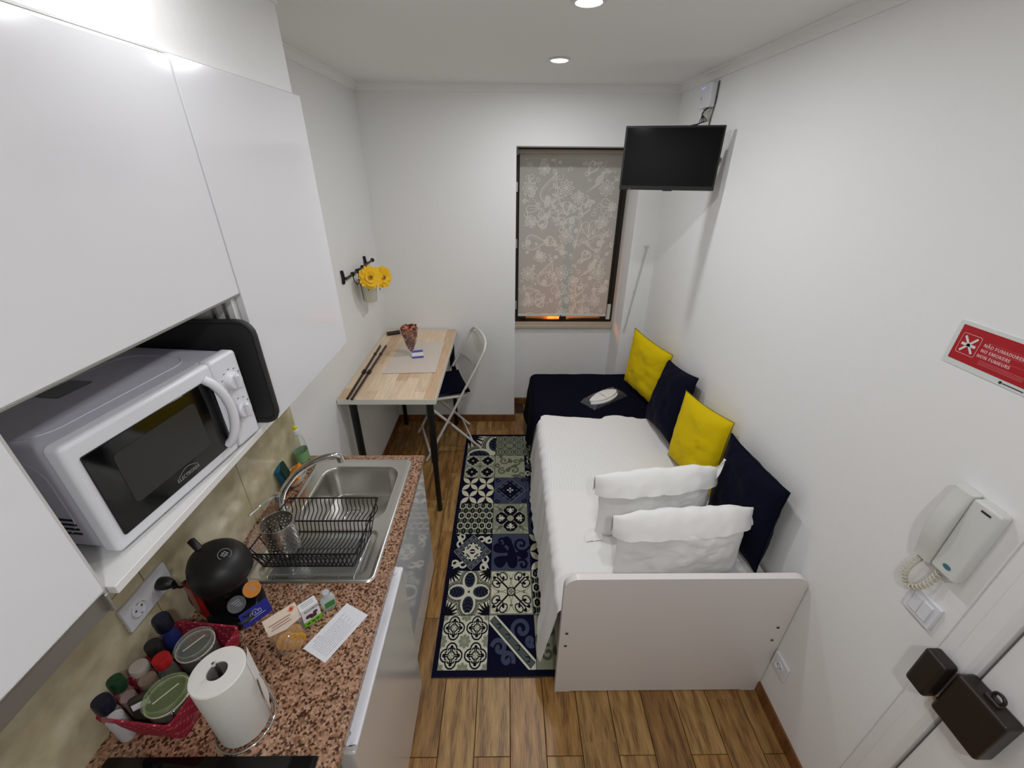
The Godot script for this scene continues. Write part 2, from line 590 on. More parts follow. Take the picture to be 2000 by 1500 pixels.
		"ornate":
			stroke(t, PackedVector2Array([Vector2(0.02, 0.02) * s, Vector2(0.98, 0.02) * s, Vector2(0.98, 0.98) * s, Vector2(0.02, 0.98) * s]), 0.02 * s, OL, true)
			for k in 4:
				var a := PI / 2 * k
				var c := Vector2(0.5, 0.5)
				stroke(t, ell((c + Vector2(0.24, 0.24).rotated(a)) * s, 0.235 * s, 0.235 * s), 0.02 * s, Color8(150, 152, 122), true)
				stroke(t, PackedVector2Array([c * s, (c + Vector2(0.33, 0.33).rotated(a)) * s]), 0.035 * s, BK)
				for m in [-1, 1]:
					var e := c + Vector2(0.27 + 0.09 * m, 0.27 - 0.09 * m).rotated(a)
					stroke(t, ell(e * s, 0.105 * s, 0.07 * s, a + PI / 4), 0.026 * s, BK, true)
					fillp(t, drop((c + Vector2(0.2, 0.2).rotated(a)) * s, e * s, 0.03 * s), BK)
					fillp(t, drop((c + Vector2(0.33, 0.33).rotated(a)) * s, (c + Vector2(0.38 + 0.06 * m, 0.38 - 0.06 * m).rotated(a)) * s, 0.04 * s), BK)
				fillp(t, ell((c + Vector2(0.3, 0).rotated(a)) * s, 0.022 * s, 0.04 * s, a), OL)
			fillp(t, ell(Vector2(0.5, 0.5) * s, 0.105 * s, 0.105 * s), BK)
			fillp(t, ell(Vector2(0.5, 0.5) * s, 0.08 * s, 0.08 * s), Color8(170, 168, 140))
			for k in 4: fillp(t, drop(Vector2(0.5, 0.5) * s, (Vector2(0.5, 0.5) + Vector2(0.06, 0).rotated(PI / 2 * k)) * s, 0.02 * s), OL)
		"bar":
			for w in [[Vector2(0.72, 0.28), 0.22, 2.4, 1.2, SL], [Vector2(0.24, 0.62), 0.16, 3.4, 1.1, SL], [Vector2(0.4, 0.82), 0.14, 0.4, -1.1, SL], [Vector2(0.9, 0.5), 0.1, 1.0, 1.0, SL]]:
				stroke(t, swirl(w[0] * s, w[1] * s, w[3], w[2]), 0.085 * s, w[4])
			for ly in [[0.115, CR], [0.072, BK], [0.06, Color8(84, 92, 90)]]:
				var d := Vector2(0.5, 0.5) * (0.98 if ly[0] > 0.1 else 0.86)
				var n: Vector2 = Vector2(1, -1).normalized() * float(ly[0])
				var c := Vector2(0.5, 0.5)
				fillp(t, PackedVector2Array([(c - d + n) * s, (c + d + n) * s, (c + d - n) * s, (c - d - n) * s]), ly[1])
			for i in 4:
				var p := Vector2(0.18 + 0.2 * i, 0.18 + 0.2 * i)
				stroke(t, PackedVector2Array([p * s, (p + Vector2(0.08, 0)) * s, (p + Vector2(0.08, 0.08)) * s, (p + Vector2(0.03, 0.08)) * s]), 0.016 * s, BK)
	stroke(t, PackedVector2Array([Vector2.ZERO, Vector2(s, 0), Vector2(s, s), Vector2(0, s)]), 2.0, BK, true)
	im.blit_rect(t, Rect2i(0, 0, t.get_width(), t.get_height()), Vector2i(o))

func _sw(c: Vector2, a: float, p: Vector2, r: float, m: int, s: float) -> PackedVector2Array:
	var out := PackedVector2Array()
	for i in 19:
		var t := i / 18.0
		var an := PI / 2 + m * TAU * 0.8 * t
		out.append((c + (p + Vector2(cos(an), sin(an)) * r * (1 - 0.7 * t)).rotated(a)) * s)
	return out

func rug_image() -> Image:
	var b := 16
	var s := 176
	var im := Image.create(3 * s + 2 * b, 7 * s + 2 * b, false, Image.FORMAT_RGB8)
	im.fill(Color8(20, 20, 40))
	var rows := [["quarter", "lattice", "cross"], ["clover", "scroll", "fleur"], ["lens", "diamond", "diamond"], ["hex", "cross", "leaf"], ["fleur", "leaf", "lens"], ["petal", "ornate", "hex"], ["quatre", "bar", "scroll"]]
	for j in 7:
		for i in 3:
			rug_tile(im, rows[j][i], Vector2(b + i * s, b + j * s), s)
	return im

# lace print of the roller blind: cream line work on grey
func blind_image() -> Image:
	var W := 560
	var H := 900
	var k := W / 830.0
	var im := Image.create(W, H, false, Image.FORMAT_RGB8)
	im.fill(Color8(192, 190, 183))
	var c := Color8(230, 228, 218)
	var cf := Color8(222, 220, 210)
	var rn := RandomNumberGenerator.new()
	rn.seed = 7
	for rep in 3:
		var oy := 700.0 * rep - 60.0
		var L := func(x: float, y: float) -> Vector2: return Vector2(x, y + oy) * k
		for f in [[85, 310, 58], [385, 305, 60], [720, 305, 58], [200, 165, 44], [495, 380, 46], [100, 565, 46], [715, 565, 46], [410, 690, 58], [180, 850, 30], [780, 450, 34]]:
			for p in 8:
				var a := TAU * p / 8
				var q: Vector2 = L.call(f[0], f[1])
				var tip := q + Vector2(f[2], 0).rotated(a) * k
				stroke(im, drop(q + Vector2(f[2] * 0.28, 0).rotated(a) * k, tip, f[2] * 0.20 * k), 5 * k, c, true)
				fillp(im, ell(tip, 6 * k, 6 * k, 0, 8), c)
			fillp(im, ell(L.call(f[0], f[1]), f[2] * 0.24 * k, f[2] * 0.24 * k), c)
		for p in [[300, 190, 235, 390, 60], [500, 750, 450, 560, 62], [560, 205, 605, 130, 34], [535, 520, 560, 445, 34], [250, 735, 85, 740, 52], [560, 735, 700, 745, 54], [245, 520, 190, 600, 34], [330, 60, 250, 20, 34]]:
			var a: Vector2 = L.call(p[0], p[1])
			var b: Vector2 = L.call(p[2], p[3])
			var e: Vector2 = b + (b - a).normalized() * float(p[4]) * 0.5 * k
			stroke(im, drop(a, e, p[4] * 1.25 * k), 7 * k, c, true)
			stroke(im, drop(a.lerp(b, 0.15), e.lerp(b, 0.3), p[4] * 0.95 * k), 3 * k, cf, true)
			fillp(im, ell(b, p[4] * 0.42 * k, p[4] * 0.5 * k), cf)
			stroke(im, swirl(a + Vector2(-12, -10) * k, 22 * k, 1.2, 0.5), 6 * k, c)
		for v in [[400, 510, 395, 410, 36], [400, 510, 310, 440, 30], [400, 510, 470, 440, 26], [185, 460, 190, 545, 26], [185, 460, 60, 470, 24], [600, 705, 560, 570, 28], [600, 705, 640, 560, 26], [800, 455, 690, 400, 26], [800, 460, 690, 480, 24], [320, 780, 300, 720, 18], [330, 800, 400, 790, 18]]:
			stroke(im, drop(L.call(v[0], v[1]), L.call(v[2], v[3]), v[4] * k * 1.2), 5 * k, c, true)
			stroke(im, PackedVector2Array([L.call(v[0], v[1]), (L.call(v[0], v[1]) as Vector2).lerp(L.call(v[2], v[3]), 0.8)]), 4 * k, cf)
		# a small bird
		fillp(im, ell(L.call(655, 240), 26 * k, 44 * k, 0.7), cf)
		fillp(im, PackedVector2Array([L.call(640, 265), L.call(665, 275), L.call(540, 345)]), cf)
		fillp(im, ell(L.call(680, 195), 17 * k, 17 * k), cf)
		for t in 44:
			var p: Vector2 = L.call(rn.randf_range(30, 800), rn.randf_range(90, 780))
			var r := rn.randf_range(7, 16) * k
			if t % 3 == 0: fillp(im, ell(p, r * 1.3, r * 1.3), cf)
			else: stroke(im, ell(p, r, r, 0, 14), 4 * k, c, true)
		for t in 34:
			var p: Vector2 = L.call(rn.randf_range(30, 800), rn.randf_range(90, 780))
			stroke(im, swirl(p, rn.randf_range(18, 34) * k, 0.9, rn.randf() * TAU, 16), 4.5 * k, c)
		for t in 46:      # leaf sprigs between the larger motifs
			var p: Vector2 = L.call(rn.randf_range(30, 800), rn.randf_range(90, 780))
			var a := rn.randf() * TAU
			for q in 3:
				var e := Vector2(rn.randf_range(24, 40), 0).rotated(a + (q - 1) * 0.75) * k
				if q == 1: stroke(im, drop(p, p + e, 9 * k), 3.5 * k, c, true)
				else: fillp(im, drop(p, p + e, 7 * k), cf)
			stroke(im, PackedVector2Array([p, p - Vector2(26, 8).rotated(a) * k, p - Vector2(44, -4).rotated(a) * k]), 3.5 * k, c)
	im.fill_rect(Rect2i(0, 0, W, 22), Color8(196, 193, 182))
	return im

# rows of small print
func print_image(w: int, h: int, paper: Color, ink: Color, rows: Array) -> Image:
	var im := Image.create(w, h, false, Image.FORMAT_RGB8)
	im.fill(paper)
	var rn := RandomNumberGenerator.new()
	rn.seed = w * 31 + h
	for r in rows:      # [y, height, x0, x1]
		var x: int = r[2]
		while x < r[3]:
			var l := mini(rn.randi_range(5, 18), r[3] - x)
			im.fill_rect(Rect2i(x, r[0], l, r[1]), ink.lerp(paper, rn.randf() * 0.45))
			x += l + 4
	return im

# ------------------------------------------------------------------ materials
func make_materials() -> void:
	M.wall = mat(rgb(236, 236, 234), 0.85)
	relief(M.wall, 5, 0.05, 0.06)
	M.wall.uv1_triplanar = true; M.wall.uv1_world_triplanar = true; M.wall.uv1_scale = Vector3.ONE * 2.0
	M.ceil = mat(rgb(238, 238, 236), 0.9)
	M.white_gloss = mat(rgb(232, 232, 235), 0.12)
	M.white_mel = mat(rgb(232, 231, 229), 0.4)
	M.white_plastic = mat(rgb(226, 227, 232), 0.28)
	M.offwhite = mat(rgb(214, 212, 203), 0.4)
	M.grey_gloss = mat(rgb(205, 207, 211), 0.06)
	M.alu = mat(rgb(178, 177, 174), 0.35, 0.9)
	M.hood = mat(rgb(150, 146, 140), 0.35, 0.7)
	M.steel = mat(rgb(206, 204, 200), 0.30, 1.0)
	M.steel_dark = mat(rgb(150, 147, 142), 0.3, 1.0)
	M.chrome = mat(rgb(214, 214, 214), 0.07, 1.0)
	M.black = mat(rgb(18, 18, 19), 0.45)
	M.black_gloss = mat(rgb(9, 9, 10), 0.06)
	M.black_metal = mat(rgb(17, 17, 18), 0.38, 0.2)
	M.dark_grey = mat(rgb(44, 43, 43), 0.5)
	M.ink = mat(rgb(40, 40, 44), 0.6)
	M.ink_light = mat(rgb(150, 150, 152), 0.5)
	M.fridge = mat(rgb(216, 211, 205), 0.20, 0.2)
	M.brown_lock = mat(rgb(45, 38, 33), 0.35, 0.3)
	M.red = mat(rgb(172, 20, 34), 0.35)
	M.pink_print = mat(rgb(228, 178, 178), 0.4)
	M.yellow_petal = mat(rgb(250, 198, 6), 0.6)
	M.yellow_centre = mat(rgb(196, 140, 20), 0.8)
	M.lamp = mat(rgb(255, 255, 250), 0.4)
	M.lamp.emission_enabled = true
	M.lamp.emission = Color(1, 0.985, 0.95)
	M.lamp.emission_energy_multiplier = 9.0
	M.rod = mat(rgb(50, 36, 32), 0.35, 0.3)
	M.chair = mat(rgb(216, 212, 206), 0.3)
	# glass
	M.glass = mat(Color(0.86, 0.9, 0.86, 0.07), 0.03)
	M.glass.transparency = BaseMaterial3D.TRANSPARENCY_ALPHA
	M.glass_green = mat(Color(0.62, 0.72, 0.48, 0.16), 0.04)
	M.glass_green.transparency = BaseMaterial3D.TRANSPARENCY_ALPHA
	M.film = mat(Color(0.93, 0.94, 0.96, 0.06), 0.06)
	M.film.transparency = BaseMaterial3D.TRANSPARENCY_ALPHA
	M.smoke = mat(Color(0.16, 0.15, 0.15, 0.5), 0.08)
	M.smoke.transparency = BaseMaterial3D.TRANSPARENCY_ALPHA
	# granite worktop: speckled pink, brown and black grains
	var fine := noise(11, 0.165, 1)
	fine.noise_type = FastNoiseLite.TYPE_CELLULAR
	fine.cellular_return_type = FastNoiseLite.RETURN_CELL_VALUE
	fine.cellular_jitter = 1.0
	fine.domain_warp_enabled = true
	fine.domain_warp_amplitude = 5.0
	fine.domain_warp_frequency = 0.12
	var gi := noise_image(768, 768, fine, ramp([[0.0, rgb(64, 42, 28)], [0.16, rgb(84, 57, 40)], [0.26, rgb(130, 100, 76)], [0.45, rgb(156, 122, 96)], [0.62, rgb(176, 141, 115)], [0.82, rgb(188, 154, 130)], [1.0, rgb(202, 166, 144)]]))
	M.granite = tex_mat(gi, 0.18, 0.0, 0.5, 1.5)
	M.granite.detail_enabled = true
	M.granite.detail_blend_mode = BaseMaterial3D.BLEND_MODE_MUL
	var g2 := noise_image(512, 512, noise(23, 0.035, 3), ramp([[0.0, rgb(214, 196, 190)], [0.5, rgb(246, 238, 234)], [1.0, rgb(255, 255, 250)]]))
	M.granite.detail_albedo = ImageTexture.create_from_image(g2)
	# beige glazed wall tile
	var bi := noise_image(512, 512, noise(31, 0.012, 5), ramp([[0.0, rgb(184, 173, 141)], [0.4, rgb(199, 188, 155)], [0.6, rgb(205, 195, 162)], [1.0, rgb(218, 210, 182)]]))
	M.tile = tex_mat(bi, 0.14, 0.0, 0.5, 1.7)
	M.grout = mat(rgb(128, 118, 94), 0.9)
	# floor planks
	M.plank = []
	var pw := wood_image(256, 768, 41)
	for t in [rgb(255, 255, 255), rgb(236, 228, 220), rgb(250, 238, 216), rgb(222, 210, 200)]:
		var m := tex_mat(pw, 0.38)
		m.albedo_color = t
		M.plank.append(m)
	M.floor_joint = mat(rgb(54, 40, 28), 0.9)
	M.base_brown = tex_mat(wood_image(256, 256, 77), 0.4, 0.0, 0.5, 1.4)
	M.base_brown.albedo_color = rgb(190, 160, 150)
	# light oak table top, narrow staves
	var ti := Image.create(600, 1200, false, Image.FORMAT_RGB8)
	var rn := RandomNumberGenerator.new()
	rn.seed = 5
	var gn := noise(9, 0.02, 4)
	var tones := [rgb(218, 190, 158), rgb(226, 202, 172), rgb(206, 174, 140), rgb(220, 196, 166), rgb(232, 208, 180)]
	for c in 8:
		var y := -rn.randi_range(0, 500)
		while y < 1200:
			var l := rn.randi_range(420, 760)
			ti.fill_rect(Rect2i(c * 75, maxi(y, 0), 75, l if y > 0 else l + y), tones[rn.randi_range(0, 4)])
			y += l
	var td := ti.get_data()
	for y in 1200:
		for x in 600:
			var f := 1.0 + gn.get_noise_2d(x * 3.2, y * 0.22) * 0.09
			var i := (y * 600 + x) * 3
			td[i] = clampi(int(td[i] * f), 0, 255); td[i + 1] = clampi(int(td[i + 1] * f), 0, 255); td[i + 2] = clampi(int(td[i + 2] * f), 0, 255)
	M.oak = tex_mat(Image.create_from_data(600, 1200, false, Image.FORMAT_RGB8, td), 0.42)
	M.table_edge = mat(rgb(222, 221, 210), 0.4)
	# cloth
	var sw := Image.create(64, 8, false, Image.FORMAT_RGB8)
	sw.fill(rgb(240, 240, 238)); sw.fill_rect(Rect2i(0, 0, 28, 8), rgb(231, 231, 229))
	M.sheet = tex_mat(sw, 0.75)
	M.pillow = mat(rgb(240, 239, 236), 0.85)
	M.navy = mat(rgb(10, 11, 27), 0.95, 0.0, 0.2)
	M.navy_velvet = mat(rgb(11, 12, 30), 0.85, 0.0, 0.2)
	M.navy_velvet.rim_enabled = true; M.navy_velvet.rim = 0.15
	M.yellow_velvet = mat(rgb(212, 184, 12), 0.85, 0.0, 0.2)
	M.yellow_velvet.rim_enabled = true; M.yellow_velvet.rim = 0.25
	M.piping = mat(rgb(120, 108, 20), 0.9)
	M.mat_linen = mat(rgb(214, 203, 190), 0.9)
	relief(M.mat_linen, 71, 0.4, 0.3)
	M.bed_board = mat(rgb(226, 222, 219), 0.35)
	M.rug = tex_mat(rug_image(), 0.95, 0.0, 0.15)
	M.rug_edge = mat(rgb(20, 20, 42), 0.95)
	M.blind = tex_mat(blind_image(), 0.9, 0.0, 0.1)
	M.blind.backlight_enabled = true
	M.blind.backlight = Color(0.5, 0.48, 0.45)
	M.bronze = mat(rgb(48, 42, 36), 0.4, 0.4)
	M.sill = mat(rgb(192, 180, 160), 0.3)
	# basket weave, red and white
	var wi := Image.create(64, 64, false, Image.FORMAT_RGB8)
	wi.fill(rgb(160, 44, 62))
	for i in 8:
		for j in 8:
			if (i + j) % 2 == 0: wi.fill_rect(Rect2i(i * 8 + 1, j * 8 + 1, 6, 6), rgb(146, 28, 48))
			if (i * 3 + j * 5) % 4 == 0: wi.fill_rect(Rect2i(i * 8 + 2, j * 8 + 2, 5, 3), rgb(214, 150, 156))
	M.weave = tex_mat(wi, 0.8, 0.0, 0.3, 14.0)
	M.paper = mat(rgb(232, 232, 234), 0.8)
	M.paper_roll = mat(rgb(232, 230, 225), 0.95)
	relief(M.paper_roll, 83, 0.12, 0.5)
	M.paper_roll.uv1_triplanar = true; M.paper_roll.uv1_scale = Vector3.ONE * 12.0
	M.cardboard = mat(rgb(122, 118, 114), 0.9)
	M.blind_edge = mat(rgb(176, 173, 160), 0.9)
	M.amber = mat(rgb(255, 170, 80), 0.5)
	M.amber.emission_enabled = true
	M.amber.emission = Color(1.0, 0.55, 0.2)
	M.amber.emission_energy_multiplier = 2.0
	M.mw_body = mat(rgb(196, 195, 206), 0.35)
	M.mw_screen = mat(rgb(40, 40, 41), 0.25)
	M.rating = mat(rgb(120, 120, 122), 0.5)
	M.smoke_tray = mat(Color(0.55, 0.57, 0.56, 0.25), 0.08)
	M.smoke_tray.transparency = BaseMaterial3D.TRANSPARENCY_ALPHA
	M.teal = mat(rgb(30, 92, 118), 0.95)
	M.scour = mat(rgb(16, 52, 44), 0.98)
	M.orange = mat(rgb(244, 146, 20), 0.9)
	M.soap = mat(rgb(36, 128, 36), 0.2)
	M.soap_label = mat(rgb(118, 160, 110), 0.5)
	M.cap_yellow = mat(rgb(222, 220, 20), 0.4)
	M.red_clear = mat(rgb(140, 24, 26), 0.2)
	M.capsule_orange = mat(rgb(196, 118, 20), 0.3, 0.4)
	M.capsule_dark = mat(rgb(66, 66, 68), 0.3, 0.4)
	M.card_blue = mat(rgb(34, 42, 150), 0.5)
	M.card_violet = mat(rgb(80, 78, 170), 0.5)
	var bn := noise_image(128, 128, noise(61, 0.06, 3), ramp([[0.0, rgb(150, 96, 30)], [0.5, rgb(196, 144, 60)], [1.0, rgb(216, 172, 90)]]))
	M.biscuit = tex_mat(bn, 0.9, 0.0, 0.2, 14.0)
	M.header = mat(rgb(226, 208, 190), 0.6)
	M.header_ink = mat(rgb(150, 96, 74), 0.6)
	M.orange_red = mat(rgb(214, 76, 34), 0.6)
	M.lime = mat(rgb(116, 200, 30), 0.5)
	M.berry = mat(rgb(88, 40, 52), 0.6)
	M.gel = mat(Color(0.86, 0.89, 0.87, 0.55), 0.1)
	M.gel.transparency = BaseMaterial3D.TRANSPARENCY_ALPHA
	M.gel_cap = mat(rgb(190, 196, 200), 0.3)
	M.green_label = mat(rgb(52, 132, 62), 0.5)
	var rows := [[30, 6, 60, 110]]
	for k in 9: rows.append([52 + 18 * k, 4, 30, 300 - (k * 37) % 70])
	M.note = tex_mat(print_image(360, 230, rgb(228, 229, 234), rgb(116, 118, 146), rows), 0.8)
	M.dark_fill = mat(rgb(34, 26, 26), 0.9)
	M.dark_fill2 = mat(rgb(52, 44, 34), 0.9)
	M.spice_brown = mat(rgb(146, 120, 100), 0.9)
	M.spice_pink = mat(rgb(150, 122, 118), 0.9)
	M.salt = mat(rgb(200, 196, 200), 0.95)
	M.blue_clear = mat(Color(0.16, 0.22, 0.5, 0.6), 0.1)
	M.blue_clear.transparency = BaseMaterial3D.TRANSPARENCY_ALPHA
	M.blue_fill = mat(rgb(34, 44, 96), 0.5)
	M.cap_navy = mat(rgb(18, 20, 38), 0.4)
	M.cap_green = mat(rgb(20, 56, 30), 0.4)
	M.red_cap = mat(rgb(162, 16, 24), 0.4)
	M.glass_cap = mat(Color(0.75, 0.72, 0.68, 0.55), 0.08)
	M.glass_cap.transparency = BaseMaterial3D.TRANSPARENCY_ALPHA
	M.gasket = mat(rgb(206, 204, 180), 0.6)
	M.petals = mat(Color.WHITE, 0.7)
	M.petals.vertex_color_use_as_albedo = true
	M.bolt = mat(rgb(84, 78, 76), 0.4, 0.5)
	M.tv_screen = mat(rgb(7, 7, 8), 0.10, 0.0, 0.3)
	M.red_led = mat(rgb(255, 60, 50), 0.4)
	M.red_led.emission_enabled = true
	M.red_led.emission = Color(1, 0.1, 0.08)
	M.red_led.emission_energy_multiplier = 1.0
	M.blue_led = mat(rgb(150, 140, 255), 0.4)
	M.blue_led.emission_enabled = true
	M.blue_led.emission = Color(0.5, 0.45, 1.0)
	M.blue_led.emission_energy_multiplier = 1.5
	M.sign_white = mat(rgb(216, 222, 218), 0.35)
	M.pink_dim = mat(rgb(196, 92, 96), 0.4)
	M.phone = mat(rgb(214, 215, 210), 0.35)
	M.badge = mat(rgb(60, 112, 124), 0.3)
	M.cord = mat(rgb(206, 200, 182), 0.5)
	M.cream_pot = mat(rgb(206, 204, 186), 0.4)
	M.stem = mat(rgb(70, 104, 42), 0.7)
	M.rod_white = mat(rgb(190, 190, 188), 0.4)

func wood_image(w: int, h: int, sd: int) -> Image:
	var a := noise(sd, 0.012, 4)
	var b := noise(sd + 1, 0.05, 3)
	var g := ramp([[0.0, rgb(76, 53, 29)], [0.30, rgb(118, 87, 48)], [0.52, rgb(156, 119, 68)], [0.8, rgb(176, 139, 84)], [1.0, rgb(188, 153, 98)]])
	var lut := []
	for i in 256: lut.append(g.sample(i / 255.0))
	var d := PackedByteArray()
	d.resize(w * h * 3)
	for y in h:
		for x in w:
			var v := 0.56 + 0.46 * a.get_noise_2d(x * 2.6, y * 0.28) + 0.34 * b.get_noise_2d(x * 5.0, y * 0.22)
			var c: Color = lut[clampi(int(v * 255), 0, 255)]
			var i := (y * w + x) * 3
			d[i] = c.r8; d[i + 1] = c.g8; d[i + 2] = c.b8
	return Image.create_from_data(w, h, false, Image.FORMAT_RGB8, d)

# ------------------------------------------------------------------ scene
func _ready() -> void:
	set_camera()
	set_light()
	make_materials()
	build_room()
	build_window()
	build_door()
	build_kitchen()
	build_upper_cabinets()
	build_microwave()
	build_sink()
	build_counter_things()
	build_basket()
	build_table()
	build_chair()
	build_bed()
	build_tv()
	build_wall_things()

func set_camera() -> void:
	var cam := Camera3D.new()
	cam.name = "camera"
	cam.transform = Transform3D(Basis(Vector3(0.999925, 0.005712, 0.010841), Vector3(0.0, 0.884697, -0.466166), Vector3(-0.012254, 0.466131, 0.884631)), Vector3(0, 2.14, 0))
	cam.fov = 85.173
	cam.near = 0.02
	add_child(cam)
	cam.make_current()

const LAMPS := [Vector3(0.26, CEIL, -1.73), Vector3(0.26, CEIL, -2.57), Vector3(0.26, CEIL, -0.89), Vector3(-0.56, CEIL, -0.92), Vector3(0.16, CEIL, 0.40)]

func set_light() -> void:
	var we := WorldEnvironment.new()
	we.name = "environment"
	var e := Environment.new()
	e.background_mode = Environment.BG_COLOR
	e.background_color = Color(0.006, 0.007, 0.012)
	e.tonemap_mode = Environment.TONE_MAPPER_LINEAR
	e.tonemap_exposure = 1.0
	e.sdfgi_enabled = true
	e.ssao_enabled = true
	e.ssil_enabled = true
	we.environment = e
	add_child(we)
	for p in LAMPS:      # recessed LED downlights: the light lies just under each lit face
		var l := AreaLight3D.new()
		l.name = numbered("downlight_beam")
		l.area_size = Vector2(0.08, 0.08)
		l.light_color = Color(0.985, 0.987, 1.0)
		l.light_energy = 0.15 if p.x < 0 else (0.68 if p.z < -1.5 else (1.05 if p.z > 0 else 0.22))
		l.area_range = 8.0
		l.shadow_enabled = true
		l.position = p + Vector3(0, -0.012, 0)
		l.rotation_degrees = Vector3(-90, 0, 0)
		add_child(l)
	# sodium street light outside, low in front of the window
	var s := OmniLight3D.new()
	s.name = "street_light_glow"
	s.light_color = Color(1.0, 0.55, 0.2)
	s.light_energy = 0.35
	s.omni_range = 8.0
	s.light_size = 0.08
	s.shadow_enabled = true
	s.position = Vector3(0.50, 1.02, -4.12)
	add_child(s)

# ------------------------------------------------------------------ room shell
func build_room() -> void:
	# floor: joint bed with planks 15 x 60 cm laid in half bond along the room
	var st := S()
	lo_hi(st, Vector3(-1.2, -0.1, ZF + 0.1), Vector3(1.3, -0.006, -3.95))
	var fl := struct("floor", st, M.floor_joint)
	var rn := RandomNumberGenerator.new()
	rn.seed = 3
	var meshes := []
	for v in 6:
		var s := S()
		plank(s, Vector3(0.146, 0.006, 0.588), Vector2(rn.randf(), rn.randf()))
		meshes.append(done(s))
	for c in range(-9, 7):
		var x0 := 0.312 + 0.149 * c
		var z := -0.80 if absi(c) % 2 == 1 else -1.095
		z += 0.59 * 4
		while z - 0.59 > -3.9:
			if z - 0.59 < ZF:
				var p := put(fl, "plank", meshes[rn.randi_range(0, 5)], M.plank[rn.randi_range(0, 3)])
				p.position = Vector3(x0 + 0.0745, -0.0035, z - 0.295)
				if rn.randf() < 0.5: p.rotation.y = PI
			z -= 0.59
	# walls
	st = S(); lo_hi(st, Vector3(-1.15, 0, ZF + 0.1), Vector3(WL, CEIL, ZB - 0.4)); struct("wall_left", st, M.wall)
	st = S()
	lo_hi(st, Vector3(-1.15, 0, ZB), Vector3(0.067, CEIL, -3.75))            # left of the niche
	lo_hi(st, Vector3(0.067, 2.25, ZB), Vector3(0.957, CEIL, -3.75))         # lintel
	lo_hi(st, Vector3(0.957, 0, ZB), Vector3(1.3, CEIL, -3.75))              # pier on the right
	lo_hi(st, Vector3(0.067, 0, -3.64), Vector3(0.957, 0.815, -3.75))        # under the window
	struct("wall_back", st, M.wall)
	st = S()
	lo_hi(st, Vector3(WR, 0, ZB), Vector3(1.3, CEIL, -0.565))
	lo_hi(st, Vector3(WR, 2.08, -0.565), Vector3(1.3, CEIL, 0.28))
	lo_hi(st, Vector3(WR, 0, 0.28), Vector3(1.3, CEIL, ZF + 0.1))
	struct("wall_right", st, M.wall)
	st = S(); lo_hi(st, Vector3(-1.15, 0, ZF), Vector3(1.3, CEIL, ZF + 0.1)); struct("wall_front", st, M.wall)
	st = S(); lo_hi(st, Vector3(-1.15, CEIL, ZF + 0.1), Vector3(1.3, CEIL + 0.1, -3.75)); struct("ceiling", st, M.ceil)
	st = S(); lo_hi(st, Vector3(WL, 2.335, 0.4), Vector3(-0.693, CEIL, -1.642), 0.003); struct("wall_soffit", st, M.wall)
	# cornice, one strip per wall
	cornice("trim_1", Vector3(WR, CEIL, ZB), Vector3(WR, CEIL, ZF), Vector3(-1, 0, 0))
	cornice("trim_2", Vector3(WL, CEIL, ZB), Vector3(WR, CEIL, ZB), Vector3(0, 0, 1))
	cornice("trim_3", Vector3(WL, CEIL, ZB), Vector3(WL, CEIL, -1.642), Vector3(1, 0, 0))
	cornice("trim_4", Vector3(-0.693, CEIL, -1.642), Vector3(-0.693, CEIL, 0.4), Vector3(1, 0, 0))
	# skirting of the floor's own brown tile
	st = S(); lo_hi(st, Vector3(WR - 0.010, 0, ZB), Vector3(WR, 0.07, -0.645), 0.001); struct("baseboard_right", st, M.base_brown)
	st = S(); lo_hi(st, Vector3(WL, 0, ZB), Vector3(WL + 0.010, 0.07, -1.66), 0.001); struct("baseboard_left", st, M.base_brown)
	st = S(); lo_hi(st, Vector3(WL + 0.01, 0, ZB), Vector3(0.067, 0.07, ZB + 0.010), 0.001)
	lo_hi(st, Vector3(0.067, 0, -3.64), Vector3(0.957, 0.07, -3.63), 0.001)
	lo_hi(st, Vector3(0.067, 0, ZB + 0.01), Vector3(0.077, 0.07, -3.63), 0.001)
	lo_hi(st, Vector3(0.957, 0, ZB), Vector3(WR - 0.01, 0.07, ZB + 0.010), 0.001)
	struct("baseboard_back", st, M.base_brown)
	# lamps
	var lab := ["round recessed ceiling downlight, second from the window wall", "round recessed ceiling downlight nearest to the window wall", "round recessed ceiling downlight, third from the window wall", "round recessed ceiling downlight close to the boxing above the kitchen cabinets", "round recessed ceiling downlight, farthest from the window wall"]
	for i in LAMPS.size():
		var t := thing("ceiling_downlight", lab[i], "ceiling light", LAMPS[i], 0.0, "recessed ceiling downlights")
		st = S()
		lathe(st, at(Vector3.ZERO), [[0.052, -0.001], [0.052, -0.006], [0.044, -0.008], [0.040, -0.004], [0.040, -0.0005]], 28, true, true)
		put(t, "trim_ring", st, M.white_plastic)
		st = S()
		lathe(st, at(Vector3(0, -0.007, 0)), [[0.036, -0.003], [0.040, 0.0]], 28)
		put(t, "lamp_lens", st, M.lamp, "glowing round lens")

